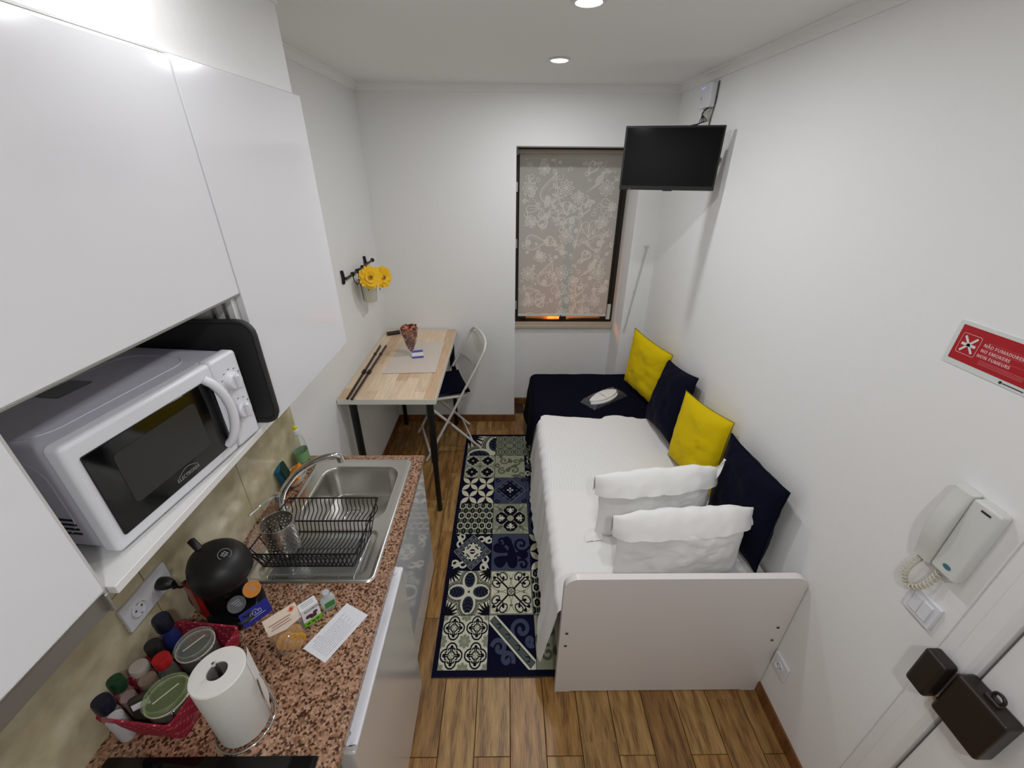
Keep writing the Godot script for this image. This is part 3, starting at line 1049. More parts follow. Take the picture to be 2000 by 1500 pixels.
func plank(s: SurfaceTool, sz: Vector3, o: Vector2) -> void:
	var h := sz / 2
	var b := 0.0012
	var uv := func(x: float, z: float) -> Vector2: return o + Vector2(x / 0.15 * 0.45, z / 0.6 * 0.72)
	var t := [Vector3(-h.x + b, h.y, h.z - b), Vector3(h.x - b, h.y, h.z - b), Vector3(h.x - b, h.y, -h.z + b), Vector3(-h.x + b, h.y, -h.z + b)]
	var d := [Vector3(-h.x, h.y - b, h.z), Vector3(h.x, h.y - b, h.z), Vector3(h.x, h.y - b, -h.z), Vector3(-h.x, h.y - b, -h.z)]
	quad(s, t[0], t[1], t[2], t[3], uv.call(t[0].x, t[0].z), uv.call(t[1].x, t[1].z), uv.call(t[2].x, t[2].z), uv.call(t[3].x, t[3].z))
	for i in 4:
		var k := (i + 1) % 4
		quad(s, d[i], d[k], t[k], t[i], uv.call(d[i].x, d[i].z), uv.call(d[k].x, d[k].z), uv.call(t[k].x, t[k].z), uv.call(t[i].x, t[i].z))
		var e0: Vector3 = d[i]; e0.y = -h.y
		var e1: Vector3 = d[k]; e1.y = -h.y
		quad(s, e0, e1, d[k], d[i])

func cornice(called: String, a: Vector3, b: Vector3, out: Vector3) -> void:
	var st := S()
	var prof := [[0.0, -0.042], [0.006, -0.042], [0.008, -0.034], [0.014, -0.022], [0.024, -0.013], [0.036, -0.009], [0.038, -0.004], [0.038, 0.0]]
	for i in prof.size() - 1:
		var p := out * float(prof[i][0]) + Vector3(0, prof[i][1], 0)
		var q := out * float(prof[i + 1][0]) + Vector3(0, prof[i + 1][1], 0)
		if out.cross(Vector3.UP).dot(b - a) > 0: quad(st, b + p, a + p, a + q, b + q)
		else: quad(st, a + p, b + p, b + q, a + q)
	struct(called, st, M.ceil)

func build_window() -> void:
	# bronze aluminium window at the back of the niche, two sashes
	var st := S()
	var x0 := 0.067
	var x1 := 0.957
	var y0 := 0.862
	var y1 := 2.25
	var zf := -3.66
	lo_hi(st, Vector3(x0, y0, zf), Vector3(x0 + 0.03, y1, zf - 0.07))
	lo_hi(st, Vector3(x1 - 0.03, y0, zf), Vector3(x1, y1, zf - 0.07))
	lo_hi(st, Vector3(x0, y1 - 0.03, zf), Vector3(x1, y1, zf - 0.07))
	lo_hi(st, Vector3(x0, y0, zf), Vector3(x1, y0 + 0.008, zf - 0.07))
	var w := struct("window_1", st, M.bronze)
	for i in 2:
		var a := x0 + 0.03 + i * 0.415
		var b := a + 0.415
		st = S()
		lo_hi(st, Vector3(a, y0 + 0.008, zf - 0.01), Vector3(a + (0.075 if i == 0 else 0.03), y1 - 0.03, zf - 0.05))
		lo_hi(st, Vector3(b - (0.075 if i == 1 else 0.03), y0 + 0.008, zf - 0.01), Vector3(b, y1 - 0.03, zf - 0.05))
		lo_hi(st, Vector3(a + 0.03, y1 - 0.08, zf - 0.01), Vector3(b - 0.03, y1 - 0.03, zf - 0.05))
		lo_hi(st, Vector3(a + 0.03, y0 + 0.008, zf - 0.01), Vector3(b - 0.03, y0 + 0.018, zf - 0.05))
		var fr := put(w, "sash", st, M.bronze)
		st = S()
		lo_hi(st, Vector3(a + 0.03, y0 + 0.018, zf - 0.028), Vector3(b - 0.03, y1 - 0.08, zf - 0.032))
		put(fr, "pane", st, M.glass)
	st = S()
	lo_hi(st, Vector3(x0 - 0.002, 0.815, -3.605), Vector3(x1 - 0.002, 0.845, -3.75), 0.004)
	lo_hi(st, Vector3(x0, 0.845, -3.64), Vector3(x1, 0.862, -3.98), 0.002)
	var sill := struct("trim_5", st, M.sill)
	sill.set_meta("label", "beige stone window sill")
	for y in [1.02, 1.55, 1.98]:
		st = S(); box(st, Vector3(x0 + 0.012, y, zf + 0.012), Vector3(0.02, 0.075, 0.024), 0.003)
		put(w, "hinge", st, M.alu)
	st = S(); lo_hi(st, Vector3(0.900, 0.89, -3.655), Vector3(0.935, 1.03, -3.635), 0.003)
	put(w, "window_handle", st, M.offwhite)
	# roller blind hanging in front of it
	var t := thing("roller_blind", "cream roller blind with lace print of flowers, birds and paisley in window niche", "blind", Vector3(0.494, 0.945, -3.61))
	st = S()
	sheet(st, 20, 30, func(u: float, v: float) -> Vector3: return Vector3((u - 0.5) * 0.79, v * 1.262, 0.004 * sin(u * 9.0) * (1 - v)), 0)
	put(t, "fabric", st, M.blind)
	st = S(); tube(st, [Vector3(-0.405, 1.278, -0.012), Vector3(0.405, 1.278, -0.012)], 0.017, 14)
	put(t, "roller_tube", st, M.blind_edge)
	st = S(); box(st, Vector3(0, -0.006, 0), Vector3(0.792, 0.022, 0.010), 0.003)
	put(t, "bottom_bar", st, M.offwhite)
	for sx in [-0.412, 0.412]:
		st = S(); box(st, Vector3(sx, 1.278, -0.012), Vector3(0.006, 0.045, 0.045), 0.001)
		put(t, "bracket", st, M.white_plastic)
	st = S(); tube(st, [Vector3(0.395, 1.29, 0.008), Vector3(0.396, 0.6, 0.012), Vector3(0.397, -0.012, 0.010)], 0.0016, 6)
	put(t, "pull_cord", st, M.dark_grey)
	st = S(); tube(st, [Vector3(-0.01, 0.0, 0.006), Vector3(-0.01, -0.03, 0.008)], 0.003, 6)
	put(t, "pull_tab", st, M.black)
	# the street lamp's glowing head outside
	var lamp := thing("street_lamp", "amber street lamp head outside the window", "lamp", Vector3(0.50, 1.02, -4.12))
	st = S(); lathe(st, at(Vector3.ZERO), [[0.01, -0.06], [0.05, -0.04], [0.06, 0.0], [0.05, 0.04], [0.01, 0.06]], 16)
	put(lamp, "lamp_globe", st, M.amber)
	st = S(); lathe(st, at(Vector3.ZERO), [[0.02, -1.4], [0.02, -0.06]], 10)
	put(lamp, "post", st, M.black_metal)

func build_door() -> void:
	# entrance door in the right wall, its casing and the rim lock
	var st := S()
	lo_hi(st, Vector3(WR + 0.004, 0.005, -0.552), Vector3(WR + 0.045, 2.03, 0.235), 0.002)
	var d := struct("door_1", st, M.white_mel)
	d.set_meta("label", "white flush entrance door")
	st = S()
	var prof := [[0.0, -0.004], [0.006, -0.011], [0.030, -0.011], [0.036, -0.016], [0.068, -0.016], [0.075, -0.010], [0.080, 0.0]]
	for e in [[-0.642, 1.0], [0.325, -1.0]]:
		for i in prof.size() - 1:
			var za: float = e[0] + e[1] * float(prof[i][0])
			var zb: float = e[0] + e[1] * float(prof[i + 1][0])
			var xa: float = WR + float(prof[i][1])
			var xb: float = WR + float(prof[i + 1][1])
			var q := [Vector3(xa, 0, za), Vector3(xb, 0, zb), Vector3(xb, 2.1, zb), Vector3(xa, 2.1, za)]
			if e[1] > 0: quad(st, q[0], q[1], q[2], q[3])
			else: quad(st, q[1], q[0], q[3], q[2])
	lo_hi(st, Vector3(WR - 0.016, 2.05, -0.642), Vector3(WR + 0.01, 2.13, 0.325), 0.003)
	lo_hi(st, Vector3(WR, 0, -0.566), Vector3(WR + 0.06, 2.06, -0.560))
	struct("trim_6", st, M.white_mel).set_meta("label", "white moulded door casing")
	# rim lock: case on the door, keeper on the casing; local x runs towards the camera, z into the room
	var t := thing("rim_lock", "dark brown metal rim lock mounted on the white entrance door", "door lock", Vector3(WR + 0.004, 0.965, -0.525), -PI / 2)
	st = S(); slab(st, at(Vector3(0.018, 0, 0.024)), 0.118, 0.150, 0.048, 0.010, 0.008)
	put(t, "lock_case", st, M.brown_lock)
	st = S(); slab(st, at(Vector3(-0.078, 0.006, 0.046)), 0.056, 0.132, 0.040, 0.010, 0.008)
	put(t, "keeper", st, M.brown_lock)
	st = S(); box(st, Vector3(0.022, 0.078, 0.024), Vector3(0.034, 0.014, 0.016), 0.003)
	tube(st, circle_path(Vector3(0.026, 0.096, 0.024), 0.011, Vector3(0, 0, 1), 16), 0.004, 8, true)
	put(t, "latch_ring", st, M.brown_lock)
	st = S(); lathe(st, turned(Vector3(-0.044, -0.056, 0.03), Vector3.RIGHT, 90), [[0.006, -0.006], [0.007, 0.006]], 12)
	put(t, "bolt", st, M.chrome)
	st = S(); slab(st, at(Vector3(-0.006, -0.086, 0.004)), 0.026, 0.03, 0.008, 0.006, 0.002)
	put(t, "key_plate", st, M.chrome)

func circle_path(c: Vector3, r: float, n: Vector3, k := 24) -> Array:
	var u := n.cross(Vector3.UP if absf(n.y) < 0.9 else Vector3.RIGHT).normalized()
	var v := n.cross(u)
	var out := []
	for i in k: out.append(c + (u * cos(TAU * i / k) + v * sin(TAU * i / k)) * r)
	return out

# ------------------------------------------------------------------ kitchen
func build_kitchen() -> void:
	var st := S()
	# glazed backsplash: grout bed with tiles 45 x 30
	lo_hi(st, Vector3(WL, 0.85, 0.4), Vector3(WL + 0.003, 1.50, -1.652))
	var bs := struct("wall_backsplash", st, M.grout)
	var zs := [-1.652, -1.222, -0.770, -0.318, 0.134, 0.4]
	var ys := [0.86, 1.168, 1.470, 1.50]
	for i in zs.size() - 1:
		for j in ys.size() - 1:
			st = S()
			lo_hi(st, Vector3(WL + 0.003, ys[j] + 0.0012, zs[i] + 0.0012), Vector3(WL + 0.010, ys[j + 1] - 0.0012, zs[i + 1] - 0.0012), 0.0012)
			put(bs, "tile", st, M.tile)
	# granite worktop with the sink cut out
	var zn := 0.4
	var ze := -1.645
	var xb := WL + 0.010
	var xf := -0.402
	var t := thing("worktop", "speckled pink-brown granite kitchen worktop", "worktop", Vector3(-0.7, 0.85, -0.6))
	st = S()
	var o := Vector3(0.7, -0.85, 0.6)
	for r in [[xb, xf - 0.02, ze, -1.602], [xb, -0.885, -1.602, -0.952], [-0.468, xf - 0.02, -1.602, -0.952], [xb, xf - 0.02, -0.952, zn]]:
		lo_hi(st, Vector3(r[0], 0.85, r[2]) + o, Vector3(r[1], CTOP, r[3]) + o)
	put(t, "slab", st, M.granite)
	st = S()
	var edge := []
	for z in [ze, zn]:
		var ring := PackedVector3Array()
		for p in [[-0.02, 0.85], [-0.003, 0.85], [0.0, 0.853], [0.0, 0.874], [-0.002, 0.878], [-0.006, CTOP], [-0.02, CTOP]]:
			ring.append(Vector3(xf + p[0], p[1], z) + o)
		edge.append(ring)
	for j in 7:
		quad(st, edge[0][j], edge[0][(j + 1) % 7], edge[1][(j + 1) % 7], edge[1][j])
	for j in range(1, 6):
		tri(st, edge[0][0], edge[0][j + 1], edge[0][j])
		tri(st, edge[1][0], edge[1][j], edge[1][j + 1])
	put(t, "front_edge", st, M.granite)
	# base unit under the sink
	var c := thing("sink_cabinet", "glossy pale grey base cabinet under the sink", "cabinet", Vector3(-0.7, 0, -1.35))
	st = S()
	box(st, Vector3(-0.01, 0.425, -0.281), Vector3(0.54, 0.85, 0.018), 0.001)
	box(st, Vector3(-0.01, 0.425, 0.265), Vector3(0.54, 0.85, 0.018), 0.001)
	box(st, Vector3(-0.28, 0.46, 0), Vector3(0.01, 0.76, 0.54))
	box(st, Vector3(-0.01, 0.11, -0.01), Vector3(0.54, 0.018, 0.53))
	put(c, "body", st, M.white_mel)
	st = S(); box(st, Vector3(0.22, 0.05, 0), Vector3(0.016, 0.10, 0.56), 0.001)
	put(c, "plinth", st, M.white_mel)
	st = S(); box(st, Vector3(0.274, 0.470, -0.006), Vector3(0.018, 0.735, 0.565), 0.0015)
	put(c, "door", st, M.grey_gloss)
	c = thing("hob_cabinet", "glossy pale grey base cabinet under the black hob", "cabinet", Vector3(-0.7, 0, -0.03))
	st = S(); box(st, Vector3(-0.01, 0.47, 0), Vector3(0.54, 0.75, 0.86), 0.001)
	put(c, "body", st, M.white_mel)
	st = S(); box(st, Vector3(0.22, 0.05, 0), Vector3(0.016, 0.10, 0.86), 0.001)
	put(c, "plinth", st, M.white_mel)
	for k in 2:
		st = S(); box(st, Vector3(0.274, 0.470, -0.216 + 0.432 * k), Vector3(0.018, 0.735, 0.425), 0.0015)
		put(c, "door", st, M.grey_gloss)
	# fridge
	var f := thing("fridge", "silver under-counter fridge with long white grip along its door top", "fridge", Vector3(-0.68, 0, -0.775))
	st = S(); box(st, Vector3(-0.03, 0.43, 0), Vector3(0.50, 0.80, 0.545), 0.004)
	put(f, "body", st, M.white_plastic)
	st = S(); slab(st, turned(Vector3(0.272, 0.437, 0.0), Vector3.UP, 90), 0.545, 0.765, 0.05, 0.008, 0.006)
	put(f, "door", st, M.fridge)
	st = S()
	# grip: white cap on the door top with a long scoop
	var gr := []
	for i in 25:
		var z := -0.262 + 0.524 * i / 24.0
		var dip := 0.012 * smoothstep(0.0, 0.10, 1.0 - absf(z - 0.08) / 0.20) + 0.006 * smoothstep(0.0, 0.2, 1.0 - absf(z + 0.14) / 0.1)
		var ring := PackedVector3Array()
		for p in [[-0.030, 0.820], [0.026, 0.820], [0.030, 0.826], [0.030, 0.838], [0.026, 0.842], [0.012, 0.842 - dip], [-0.012, 0.843 - dip * 0.2], [-0.024, 0.843], [-0.030, 0.840]]:
			ring.append(Vector3(0.272 + p[0], p[1], z))
		ring.reverse()
		gr.append(ring)
	gr.reverse()
	loft(st, gr, true, true, 60.0)
	put(f, "grip", st, M.white_plastic, "white plastic grip")
	st = S(); slab(st, turned(Vector3(0.276, 0.8435, -0.245), Vector3.RIGHT, 90), 0.024, 0.034, 0.010, 0.012, 0.003)
	put(f, "hinge_cap", st, M.white_plastic)
	st = S(); lathe(st, at(Vector3(0.275, 0.8425, 0.24)), [[0.005, 0.0], [0.005, 0.0015]], 12)
	put(f, "screw_cap", st, M.ink_light)
	for k in [[-0.2, -0.22], [-0.2, 0.22], [0.2, -0.22], [0.2, 0.22]]:
		st = S(); lathe(st, at(Vector3(k[0], 0.0, k[1])), [[0.018, 0.0], [0.018, 0.03]], 12)
		put(f, "foot", st, M.black)
	# hob
	var h := thing("hob", "black glass hob set in the granite worktop", "hob", Vector3(-0.70, CTOP, -0.215))
	st = S(); slab(st, turned(Vector3(0, 0.003, 0), Vector3.RIGHT, -90), 0.50, 0.52, 0.006, 0.006, 0.0015)
	put(h, "glass_plate", st, M.black_gloss)
	for k in [[-0.12, -0.11, 0.09], [0.12, 0.12, 0.075]]:
		st = S(); tube(st, circle_path(Vector3(k[0], 0.0063, k[1]), k[2], Vector3.UP, 40), 0.0006, 4, true)
		put(h, "ring_mark", st, M.ink_light)

func build_upper_cabinets() -> void:
	var xf := -0.673
	# unit over the microwave: closed above, open niche below
	var t := thing("wall_cabinet", "white wall cabinet with flap door above an open microwave niche", "cabinet", Vector3(-0.84, 1.474, -0.755), 0.0, "white kitchen wall cabinets")
	var o := Vector3(0.84, -1.474, 0.755)
	var st := S()
	lo_hi(st, Vector3(WL, 1.474, -1.047) + o, Vector3(xf - 0.019, 2.333, -1.031) + o, 0.0005)
	put(t, "side_panel", st, M.white_mel)
	st = S(); lo_hi(st, Vector3(WL, 1.474, -0.481) + o, Vector3(xf - 0.019, 2.333, -0.465) + o, 0.0005)
	put(t, "side_panel", st, M.white_mel)
	st = S(); lo_hi(st, Vector3(WL + 0.011, 1.492, -1.031) + o, Vector3(WL + 0.015, 2.32, -0.481) + o)
	put(t, "back_panel", st, M.white_mel)
	st = S(); lo_hi(st, Vector3(WL + 0.011, 1.474, -1.031) + o, Vector3(xf - 0.002, 1.492, -0.481) + o, 0.001)
	put(t, "shelf", st, M.white_mel)
	st = S(); lo_hi(st, Vector3(WL + 0.011, 1.85, -1.031) + o, Vector3(xf - 0.02, 1.866, -0.481) + o)
	put(t, "bottom_panel", st, M.white_mel)
	st = S(); lo_hi(st, Vector3(WL + 0.011, 2.317, -1.031) + o, Vector3(xf - 0.02, 2.333, -0.481) + o)
	put(t, "top_panel", st, M.white_mel)
	st = S(); lo_hi(st, Vector3(xf - 0.018, 1.848, -1.044) + o, Vector3(xf, 2.324, -0.467) + o, 0.001)
	var d := put(t, "door", st, M.white_gloss)
	st = S(); lo_hi(st, Vector3(xf - 0.018, 1.843, -1.044) + o, Vector3(xf, 1.848, -0.467) + o, 0.0008)
	put(d, "edge_strip", st, M.alu)
	st = S(); lo_hi(st, Vector3(-0.745, 1.492, -1.031) + o, Vector3(-0.735, 1.85, -1.024) + o, 0.0005)
	lo_hi(st, Vector3(-0.715, 1.492, -1.031) + o, Vector3(-0.705, 1.85, -1.026) + o, 0.0005)
	put(t, "hinge_rail", st, M.alu)
	# tall unit towards the table
	t = thing("wall_cabinet", "tall white gloss wall cabinet at the table end of the kitchen", "cabinet", Vector3(-0.84, 1.474, -1.347), 0.0, "white kitchen wall cabinets")
	o = Vector3(0.84, -1.474, 1.347)
	st = S()
	for z in [[-1.644, -1.628], [-1.066, -1.050]]:
		lo_hi(st, Vector3(WL, 1.474, z[0]) + o, Vector3(xf - 0.019, 2.333, z[1]) + o, 0.0005)
	lo_hi(st, Vector3(WL + 0.011, 1.474, -1.628) + o, Vector3(xf - 0.02, 1.490, -1.066) + o)
	lo_hi(st, Vector3(WL + 0.011, 2.317, -1.628) + o, Vector3(xf - 0.02, 2.333, -1.066) + o)
	lo_hi(st, Vector3(WL + 0.011, 1.490, -1.628) + o, Vector3(WL + 0.014, 2.317, -1.066) + o)
	put(t, "body", st, M.white_mel)
	st = S(); lo_hi(st, Vector3(xf - 0.018, 1.472, -1.644) + o, Vector3(xf, 2.331, -1.050) + o, 0.001)
	put(t, "door", st, M.white_gloss)
	# unit over the hob, with the extractor under it
	t = thing("wall_cabinet", "white wall cabinet above the grey extractor hood", "cabinet", Vector3(-0.84, 1.502, -0.165), 0.0, "white kitchen wall cabinets")
	o = Vector3(0.84, -1.502, 0.165)
	st = S(); lo_hi(st, Vector3(WL, 1.506, -0.463) + o, Vector3(xf - 0.019, 2.333, 0.133) + o, 0.0005)
	put(t, "body", st, M.white_mel)
	st = S(); lo_hi(st, Vector3(xf - 0.018, 1.506, -0.464) + o, Vector3(xf, 2.331, 0.132) + o, 0.001)
	d = put(t, "door", st, M.white_gloss)
	st = S(); lo_hi(st, Vector3(xf - 0.018, 1.502, -0.464) + o, Vector3(xf, 1.506, 0.132) + o, 0.0005)
	put(d, "edge_strip", st, M.alu)
	t = thing("extractor_hood", "slim grey metal extractor hood under the wall cabinet", "extractor hood", Vector3(-0.84, 1.46, -0.165))
	st = S(); box(st, Vector3(-0.012, 0.018, 0), Vector3(0.27, 0.036, 0.594), 0.002)
	put(t, "housing", st, M.hood)
	st = S(); box(st, Vector3(0.145, 0.019, 0), Vector3(0.030, 0.042, 0.596), 0.002)
	put(t, "front_bar", st, M.hood)
	st = S(); box(st, Vector3(0.165, 0.019, -0.296), Vector3(0.012, 0.042, 0.005), 0.001)
	put(t, "end_cap", st, M.alu)

func build_microwave() -> void:
	# local x = to the right along its front, z = out of the front
	var t := thing("microwave", "white microwave oven with dark glass door on the cabinet shelf", "microwave", Vector3(-0.690, 1.492, -0.748), 1.4625)
	var W := 0.412
	var H := 0.236
	var y0 := 0.008
	var st := S()
	slab(st, at(Vector3(0, y0 + H / 2, -0.150)), W - 0.008, H - 0.006, 0.240, 0.012, 0.004)
	put(t, "housing", st, M.mw_body)
	# embossed loops on roof and side
	st = S()
	var loop := []
	for p in rrect(0.34, 0.17, 0.05, 6): loop.append(Vector3(p.x - 0.02, y0 + H - 0.003, -0.150 - p.y))
	tube(st, loop, 0.0016, 5, true)
	put(t, "roof_rib", st, M.mw_body)
	st = S()
	loop = []
	for p in rrect(0.18, 0.17, 0.045, 6): loop.append(Vector3(-W / 2 + 0.004, y0 + H / 2 + p.y, -0.150 + p.x))
	tube(st, loop, 0.0016, 5, true)
	put(t, "side_rib", st, M.mw_body)
	for k in 4:
		st = S(); box(st, Vector3(-W / 2 + 0.0035, y0 + 0.040 + 0.011 * k, -0.085), Vector3(0.002, 0.0045, 0.05), 0.0005)
		put(t, "vent_slot", st, M.black)
	st = S(); flat_quad(st, Transform3D(Basis(Vector3.RIGHT, -PI / 2), Vector3(-0.02, y0 + H - 0.0015, -0.20)), 0.07, 0.05)
	put(t, "rating_label", st, M.rating)
	# front frame: door with window, then control panel
	var xd := W / 2 - 0.085
	st = S()
	slab(st, at(Vector3(W / 2 - 0.0425, y0 + H / 2, -0.016)), 0.083, H, 0.034, 0.010, 0.007)
	put(t, "control_panel", st, M.white_plastic)
	st = S()
	var dw := W - 0.085
	slab(st, at(Vector3(-W / 2 + dw / 2, y0 + H / 2, -0.016)), dw, H, 0.036, 0.010, 0.008)
	var d := put(t, "door", st, M.white_plastic)
	st = S(); slab(st, at(Vector3(-0.042, y0 + 0.116, 0.0028)), 0.290, 0.178, 0.004, 0.004, 0.001)
	put(d, "window", st, M.black_gloss)
	st = S(); slab(st, at(Vector3(-0.050, y0 + 0.122, 0.0051)), 0.190, 0.112, 0.0008, 0.010)
	put(d, "mesh_screen", st, M.mw_screen)
	st = S()
	var hp := []
	var hr := []
	for i in 17:
		var a := -1.0 + 2.0 * i / 16.0
		hp.append(Vector3(-W / 2 + dw - 0.026 + 0.020 * (1 - a * a) - 0.006, y0 + H / 2 + 0.004 + a * 0.088, 0.004 + 0.024 * sqrt(maxf(1 - a * a, 0.0))))
		hr.append(0.0105)
	tube(st, hp, 0.0085, 10, false, hr)
	put(d, "handle", st, M.white_plastic)
	text(d, "lettering", "ELECTRONIA", 0.0105, at(Vector3(-0.030, y0 + 0.044, 0.0054)), M.ink_light)
	st = S()
	var arc := []
	for i in 13: arc.append(Vector3(-0.028 + 0.026 * (-1.0 + i / 6.0), y0 + 0.050 + 0.010 * sin(PI * i / 12.0), 0.0054))
	tube(st, arc, 0.0005, 4)
	put(d, "logo_arc", st, M.ink_light)
	for k in 2:
		var y: float = [0.168, 0.088][k] + y0
		st = S(); lathe(st, turned(Vector3(W / 2 - 0.040, y, 0.001), Vector3.RIGHT, 90), [[0.023, 0.0], [0.022, 0.010], [0.019, 0.014]], 28)
		box(st, Vector3(0, 0.017, 0), Vector3(0.012, 0.012, 0.038), 0.004, turned(Vector3(W / 2 - 0.040, y, 0.001), Vector3.RIGHT, 90))
		put(t, "knob", st, M.white_plastic)
		for j in 9:
			var a := -2.3 + 4.6 * j / 8.0
			st = S(); box(st, Vector3(sin(a) * 0.0305, cos(a) * 0.0305, 0), Vector3(0.0055, 0.0014, 0.0006), 0.0, at(Vector3(W / 2 - 0.040, y, 0.0014)))
			put(t, "dial_mark", st, M.ink)
	for k in [[-0.17, -0.05], [0.17, -0.05], [-0.17, -0.24], [0.17, -0.24]]:
		st = S(); lathe(st, at(Vector3(k[0], 0.0, k[1])), [[0.012, 0.0], [0.013, y0 + 0.004]], 12)
		put(t, "foot", st, M.black)
	# oven tray standing between microwave and cabinet side
	var r := thing("serving_tray", "dark grey plastic tray with rounded corners standing behind the microwave", "tray", Vector3(-0.80, 1.492, -1.008))
	st = S(); slab(st, at(Vector3(0, 0.150, 0)), 0.325, 0.300, 0.010, 0.04, 0.003)
	put(r, "plate", st, M.dark_grey)
	st = S()
	loop = []
	for p in rrect(0.318, 0.293, 0.038, 6): loop.append(Vector3(p.x, p.y + 0.150, 0.006))
	tube(st, loop, 0.0065, 8, true)
	put(r, "rim", st, M.dark_grey)

func sd_rr(x: float, z: float, hx: float, hz: float, r: float) -> float:
	var q := Vector2(absf(x) - hx + r, absf(z) - hz + r)
	return Vector2(maxf(q.x, 0), maxf(q.y, 0)).length() + minf(maxf(q.x, q.y), 0.0) - r

func build_sink() -> void:
	var t := thing("sink", "stainless steel inset sink with square bowl and drainer", "sink", Vector3(-0.676, CTOP, -1.277))
	var st := S()
	var HX := 0.225
	var HZ := 0.334
	var f := func(u: float, v: float) -> Vector3:
		var x := (u * 2 - 1) * HX
		var z := (1 - v * 2) * HZ
		var d := sd_rr(x, z, HX, HZ, 0.03)
		if d > 0:      # pull the square corner back onto the rounded outline
			var q := Vector2(absf(x) - HX + 0.03, absf(z) - HZ + 0.03).normalized() * 0.03
			x = signf(x) * (HX - 0.03 + q.x)
			z = signf(z) * (HZ - 0.03 + q.y)
			d = 0.0
		var y := 0.0005 + 0.0055 * smoothstep(0.0, 0.006, -d) - 0.003 * smoothstep(0.012, 0.017, -d)
		var b := sd_rr(x - 0.008, z + 0.112, 0.172, 0.168, 0.065)
		y -= 0.150 * smoothstep(0.0, 0.032, -b) - 0.0
		if b < -0.03: y -= 0.006 * smoothstep(0.03, 0.16, -b)
		var g := sd_rr(x + 0.0, z - 0.205, 0.185, 0.100, 0.03)
		y -= 0.005 * smoothstep(0.0, 0.010, -g)
		return Vector3(x, y, z)
	sheet(st, 112, 166, f, 2)
	put(t, "basin", st, M.steel)
	st = S(); lathe(st, at(Vector3(-0.02, -0.1545, -0.125)), [[0.040, 0.0], [0.040, 0.003], [0.034, 0.004], [0.030, 0.001], [0.008, 0.001], [0.006, 0.004]], 24)
	put(t, "drain", st, M.chrome)
	# tap
	t = thing("tap", "chrome mixer tap with curved spout behind the sink bowl", "tap", Vector3(-0.925, CTOP, -1.285))
	st = S(); lathe(st, at(Vector3.ZERO), [[0.026, 0.0], [0.026, 0.006], [0.021, 0.010], [0.021, 0.070], [0.018, 0.080]], 20)
	put(t, "body", st, M.chrome)
	st = S(); tube(st, curve([Vector3(0.004, 0.04, -0.01), Vector3(0.02, 0.085, -0.03), Vector3(0.065, 0.135, -0.065), Vector3(0.13, 0.172, -0.095), Vector3(0.195, 0.186, -0.118), Vector3(0.225, 0.172, -0.128)], 7), 0.0135, 12)
	put(t, "spout", st, M.chrome)
	st = S(); lathe(st, turned(Vector3(0.226, 0.164, -0.128), Vector3(0, 0, 1), 12), [[0.014, -0.016], [0.016, -0.014], [0.016, 0.012]], 16)
	put(t, "aerator", st, M.chrome)
	st = S(); tube(st, curve([Vector3(0.0, 0.078, 0.0), Vector3(0.006, 0.105, 0.045), Vector3(-0.002, 0.118, 0.10), Vector3(-0.016, 0.122, 0.152)], 6), 0.006, 8)
	put(t, "lever", st, M.chrome)
	# dish rack of black wire
	t = thing("dish_rack", "black wire dish rack with drip tray on the sink drainer", "dish rack", Vector3(-0.685, CTOP + 0.004, -1.08))
	var o := Vector3(0.685, -CTOP - 0.004, 1.08)
	var c := [Vector3(-0.893, 0.955, -1.0), Vector3(-0.517, 0.955, -1.0), Vector3(-0.475, 1.05, -1.17), Vector3(-0.80, 1.05, -1.17)]
	st = S()
	for i in 4: tube(st, [c[i] + o, c[(i + 1) % 4] + o], 0.0028, 6)
	put(t, "rim", st, M.black_metal)
	st = S()
	tube(st, [Vector3(-0.80, 0.978, -1.128) + o, Vector3(-0.495, 0.978, -1.128) + o], 0.0028, 6)
	put(t, "middle_bar", st, M.black_metal)
	st = S()
	var bx := [Vector3(-0.835, 0.910, -0.988), Vector3(-0.527, 0.910, -0.988), Vector3(-0.505, 0.916, -1.135), Vector3(-0.80, 0.916, -1.135)]
	for i in 4: tube(st, [bx[i] + o, bx[(i + 1) % 4] + o], 0.0024, 6)
	put(t, "base_frame", st, M.black_metal)
	for i in 21:
		var k := i / 20.0
		st = S()
		var xa := lerpf(-0.792, -0.482, k)
		var xb := lerpf(-0.792, -0.503, k)
		var xc := lerpf(-0.828, -0.533, k)
		tube(st, curve([Vector3(xa, 1.052, -1.171) + o, Vector3(xa - 0.002, 1.035, -1.165) + o, Vector3(xa + 0.004, 1.008, -1.150) + o, Vector3(xb, 0.978, -1.130) + o, Vector3(xb - 0.004, 0.930, -1.125) + o, Vector3(xb - 0.006, 0.915, -1.105) + o, Vector3(lerpf(xb, xc, 0.5), 0.914, -1.060) + o, Vector3(lerpf(xb, xc, 0.6), 0.922, -1.052) + o, Vector3(lerpf(xb, xc, 0.7), 0.913, -1.044) + o, Vector3(xc, 0.911, -0.990) + o], 3), 0.0019, 5)
		put(t, "wire", st, M.black_metal)
	for i in 22:
		var xa := lerpf(-0.875, -0.525, i / 22.0)
		var xb := lerpf(-0.835, -0.530, (i + 1) / 22.0)
		var xc := lerpf(-0.835, -0.530, maxf(i - 1, 0) / 22.0)
		st = S()
		tube(st, [Vector3(xa, 0.955, -1.0) + o, Vector3(xb, 0.910, -0.987) + o], 0.0019, 5)
		tube(st, [Vector3(xa, 0.955, -1.0) + o, Vector3(xc, 0.910, -0.987) + o], 0.0019, 5)
		put(t, "cross_wire", st, M.black_metal)
